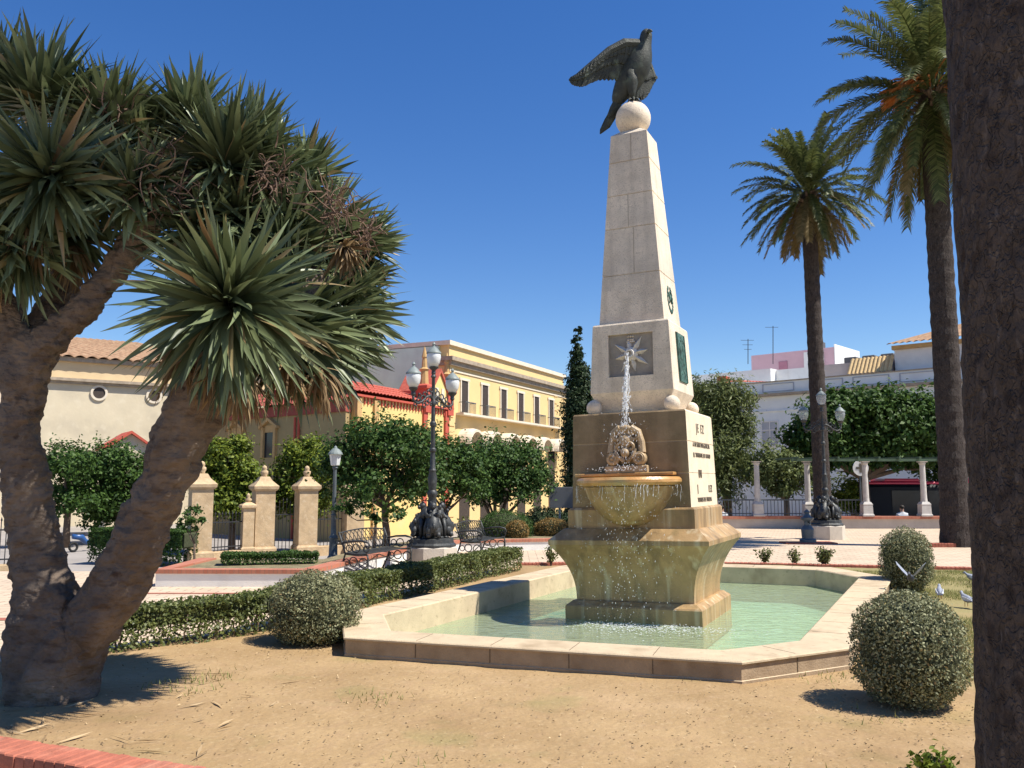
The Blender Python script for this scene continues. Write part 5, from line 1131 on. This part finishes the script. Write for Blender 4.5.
def bus():
    p = Vector((D(857,500,42).x, 42, STZ)); t = thing('bus', 'red roofed dark city bus parked behind the pergola', 'bus', p, R(-4)); L = 11.5
    def ring(x, i=0): return [Vector((x,-1.25+i,.35)), Vector((x,-1.27+i,1.2)), Vector((x,-1.22+i,2.45)), Vector((x,-1.12+i,2.58)), Vector((x,1.12-i,2.58)), Vector((x,1.22-i,2.45)), Vector((x,1.27-i,1.2)), Vector((x,1.25-i,.35))]
    MB().loft([ring(.0,.15), ring(.15), ring(L-.15), ring(L,.15)]).build('body', M['busdark'], t)
    m = MB(); m.box(-.02, L*.42, -1.1, 1.1, 2.55, 2.72, None, .06); m.box(L*.40, L, -1.18, 1.18, 2.56, 2.88, None, .08); m.box(1.0, 2.6, -1.0, 1.0, 2.7, 2.86, None, .05); m.build('roof', M['busred'], t)
    m = MB(); m.box(.2, L-.2, -1.28, -1.2, .38, .85); m.build('side_panel', M['busred'], t)
    for k in range(6): MB().box(1.2+k*1.65, 2.7+k*1.65, -1.275, -1.2, 1.15, 2.3).build('window', M['glass'], t)
    MB().box(-.03, .1, -1.0, 1.0, 1.0, 2.3).build('windscreen', M['glass'], t)
    for x in (2.2, 8.6):
        for y in (-1.1,1.1): MB().lathe([(.001,-.15),(.46,-.15),(.5,-.1),(.5,.1),(.46,.15),(.001,.15)], M=Matrix.Translation((x,y,.5)) @ Matrix.Rotation(R(90),4,'X'), seg=20).build('wheel', M['rubber'], t)
    for y in (-.9,.9): MB().ball((-.02,y,.7), .12, 10, 8, (.4,1,1)).build('headlight', M['opal'], t, True)
    m = MB(); c = (3.35,-1.285,2.42)
    m.torus((4.05,-1.29,2.3), .09, .025, (0,1,0), .5, 5.2, 14); m.torus((3.75,-1.29,2.34), .05, .022, (0,1,0), 0, 4.4, 10); m.torus((3.75,-1.29,2.25), .05, .022, (0,1,0), 3.2, 7.6, 10); m.build('lettering', M['busmark'], t)
M['busmark'] = mat('grey_lettering', (.35,.33,.34), .5, .05, 2, 0)
bus()
def round_sign():
    y = 37; b = D(860,500,y); b.z = STZ; c = D(860,468,y); t = thing('round_sign', 'round white traffic sign on a pole behind a pergola column', 'sign', b); MB().tube([b, c+Vector((0,0,.4))], .035, 8).build('pole', M['paintiron'], t, world=True)
    m = MB(); Mx = Matrix.Translation(c+Vector((0,-.06,0))) @ Matrix.Rotation(R(90),4,'X'); m.lathe([(.001,-.015),(.33,-.015),(.34,0),(.33,.015),(.001,.015)], M=Mx, seg=28); m.build('plate', M['white'], t, world=True)
    m = MB(); m.box(c.x-.06, c.x+.06, y-.085, y-.078, c.z-.2, c.z+.2); m.box(c.x-.2, c.x+.2, y-.086, y-.079, c.z-.05, c.z+.05); m.build('mark', M['letter'], t, world=True)
round_sign()
def drinking_fountain():
    p = G(808,543,0); t = thing('drinking_fountain', 'small dark drinking fountain post on a brick base before the far lamp', 'drinking fountain', p)
    MB().box(-.75, .75, -.35, .35, -.03, .03, None, .01).build('brick_base', M['brick'], t)
    MB().lathe([(.24,.03),(.24,.10),(.17,.14),(.19,.4),(.15,.46),(.10,.52),(.10,.62),(.18,.68),(.2,.74),(.12,.76),(.09,.8),(.07,.86),(.1,.9),(.01,.98)], seg=12).build('post', M['bluegrey'], t, 'auto')
    MB().tube([(0,-.1,.6),(0,-.2,.62),(0,-.22,.57)], [.02,.018,.015], 7).build('tap', M['bronze'], t)
M['bluegrey'] = mat('blue_grey_cast_iron', (.07,.095,.115), .45, .25, 10, .2, 40, spec=.5)
drinking_fountain()
def sign_board():
    y = 27; a, b = D(550,487,y), D(577,508,y); t = thing('sign_board', 'dark grey board on two posts left of the pedestal', 'sign', ((a.x+b.x)/2,y,STZ)); m = MB(); m.box(a.x, b.x, y-.04, y+.04, b.z, a.z, None, .01); m.build('board', M['grey'], t, world=True)
    for x in (a.x+.3, b.x-.12): MB().tube([(x,y+.06,STZ-.1),(x,y+.06,a.z-.1)], .035, 8).build('post', M['capgrey'], t, world=True)
sign_board()

# ------------------------------------------------------------------ pigeons and people
M['pig'] = mat('pigeon_grey', (.26,.28,.33), .7, .25, 30, .1, 80); M['pigdk'] = mat('pigeon_dark', (.06,.065,.085), .6, .2, 30, 0); M['pigpale'] = mat('pigeon_pale_wing', (.56,.58,.63), .7, .15, 20, .1, 60)
def pigeon(label, p, rz, fly=False, pale=True):
    t = thing('pigeon', label, 'pigeon', p, rz, 'pigeons by the pool'); t.scale = (.85,)*3; b = MB(); z = .03 if not fly else .06
    sp = [(-.17,.075,.012),(-.10,.085,.04),(-.03,.095,.062),(.04,.105,.062),(.09,.13,.045),(.115,.165,.03),(.13,.185,.032),(.15,.185,.022),(.168,.178,.008),(.185,.172,.003)]
    rs = [[Vector((x, r*.85*math.cos(6.2832*k/12), zz+z+r*math.sin(6.2832*k/12))) for k in range(12)] for x, zz, r in sp]
    b.loft(rs); b.build('body', M['pigdk'] if fly else M['pig'], t, True)
    m = MB(); m.loft([[Vector((-.12,-.03,z+.09)), Vector((-.12,.03,z+.09)), Vector((-.12,.03,z+.08)), Vector((-.12,-.03,z+.08))], [Vector((-.27,-.055,z+.065)), Vector((-.27,.055,z+.065)), Vector((-.27,.055,z+.058)), Vector((-.27,-.055,z+.058))]]); m.build('tail', M['pigdk'], t)
    for s in (-1,1):
        m = MB()
        if fly:
            pts = [(.07,s*.04,.13),(.09,s*.12,.22),(.05,s*.20,.31),(-.06,s*.24,.36),(-.10,s*.16,.24),(-.12,s*.05,.13)]
            m.loft([[Vector((x,y,zz+z+o)) for x, y, zz in pts] for o in (0,.012)])
        else: m.loft([[Vector((x, s*(y+o), zz+z)) for x, y, zz in ((.06,.052,.11),(.03,.058,.14),(-.10,.05,.12),(-.21,.025,.085),(-.12,.052,.075),(.0,.06,.075))] for o in (0,.008)])
        m.build('wing', M['pig'] if fly else M['pigpale'], t)
        if not fly: MB().tube([(.01,s*.025,z+.05),(.015,s*.025,0)], .005, 5).build('leg', M['orange'], t)
p = G(940,600,0); pigeon('pale grey pigeon standing between the two right ball shrubs', (p.x,p.y,.02), R(65))
p = G(967,608,0); pigeon('pale grey pigeon beside the nearest palm trunk with its shadow on the grass', (p.x,p.y,.02), R(95))
p = G(973,585,0); pigeon('grey pigeon half hidden behind the nearest palm trunk', (p.x,p.y,.02), R(150))
p = D(911,584,12.75); pigeon('dark pigeon with raised wings at the foot of the far ball shrub', (p.x,p.y,p.z-.05), R(235), True)
M['skin'] = mat('skin', (.45,.27,.19), .6, .05, 5, 0); M['shirt'] = mat('pale_shirt', (.62,.64,.66), .9, .08, 6, .1, 30); M['jeans'] = mat('dark_trousers', (.05,.06,.09), .9, .1, 6, 0); M['hair'] = mat('dark_hair', (.03,.022,.016), .6, .2, 20, 0)
def person(label, p, rz, pose):
    t = thing('person', label, 'person', p, rz); s = pose == 'sit'
    hz = .48 if s else .92
    J = [((0,0,hz),.14),((0,0,hz+.25),.13),((0,0,hz+.46),.15),((0,0,hz+.56),.06),((0,-.02,hz+.66),.085),((0,-.02,hz+.76),.08)]
    E_ = [(0,1),(1,2),(2,3),(3,4),(4,5)]
    for sg in (-1,1):
        n = len(J); J += [((sg*.19,0,hz+.48),.06),((sg*.23,-.03,hz+.2),.045),((sg*.2,-.2,hz+.08),.035)]; E_ += [(2,n),(n,n+1),(n+1,n+2)]
        n = len(J); J += ([((sg*.09,-.05,hz-.02),.1),((sg*.1,-.42,hz),.07),((sg*.1,-.42,.06),.05),((sg*.1,-.54,.04),.045)] if s else [((sg*.09,0,hz-.08),.1),((sg*.1,-.02,.48),.07),((sg*.1,0,.07),.05),((sg*.1,-.12,.04),.045)]); E_ += [(0,n),(n,n+1),(n+1,n+2),(n+2,n+3)]
    me = bpy.data.meshes.new('body'); me.from_pydata([j[0] for j in J], E_, []); o = linkmesh('body', me, None, t); sk = o.modifiers.new('skin','SKIN'); sk.use_smooth_shade = True
    for i, j in enumerate(J): me.skin_vertices[0].data[i].radius = (j[1], j[1]); me.skin_vertices[0].data[i].use_root = i == 0
    sb = o.modifiers.new('sub','SUBSURF'); sb.levels = sb.render_levels = 2
    m2 = bpy.data.meshes.new_from_object(o.evaluated_get(bpy.context.evaluated_depsgraph_get())); o.modifiers.clear(); o.data = m2
    for k in ('skin','shirt','jeans'): m2.materials.append(M[k])
    for f in m2.polygons:
        c = f.center; f.use_smooth = True; f.material_index = 2 if (c.z < hz+.06 and abs(c.x) < .17) else (1 if c.z < hz+.56 and not (abs(c.x) > .17 and c.y < -.1) else 0)
    MB().ball((0,.0,hz+.76), .095, 12, 8, (1,1.05,.9)).build('hair', M['hair'], t, True)
    MB().ball((0,-.105,hz+.70), .016, 6, 5).build('nose', M['skin'], t, True)
p = D(902,510,35.2); person('person in a pale shirt standing behind the terrace wall before the bus', (p.x,35.2,STZ), R(180), 'stand')
p = D(722,514,35.2); person('person in a pale shirt standing behind the wall close to the monument', (p.x,35.2,STZ), R(180), 'stand')
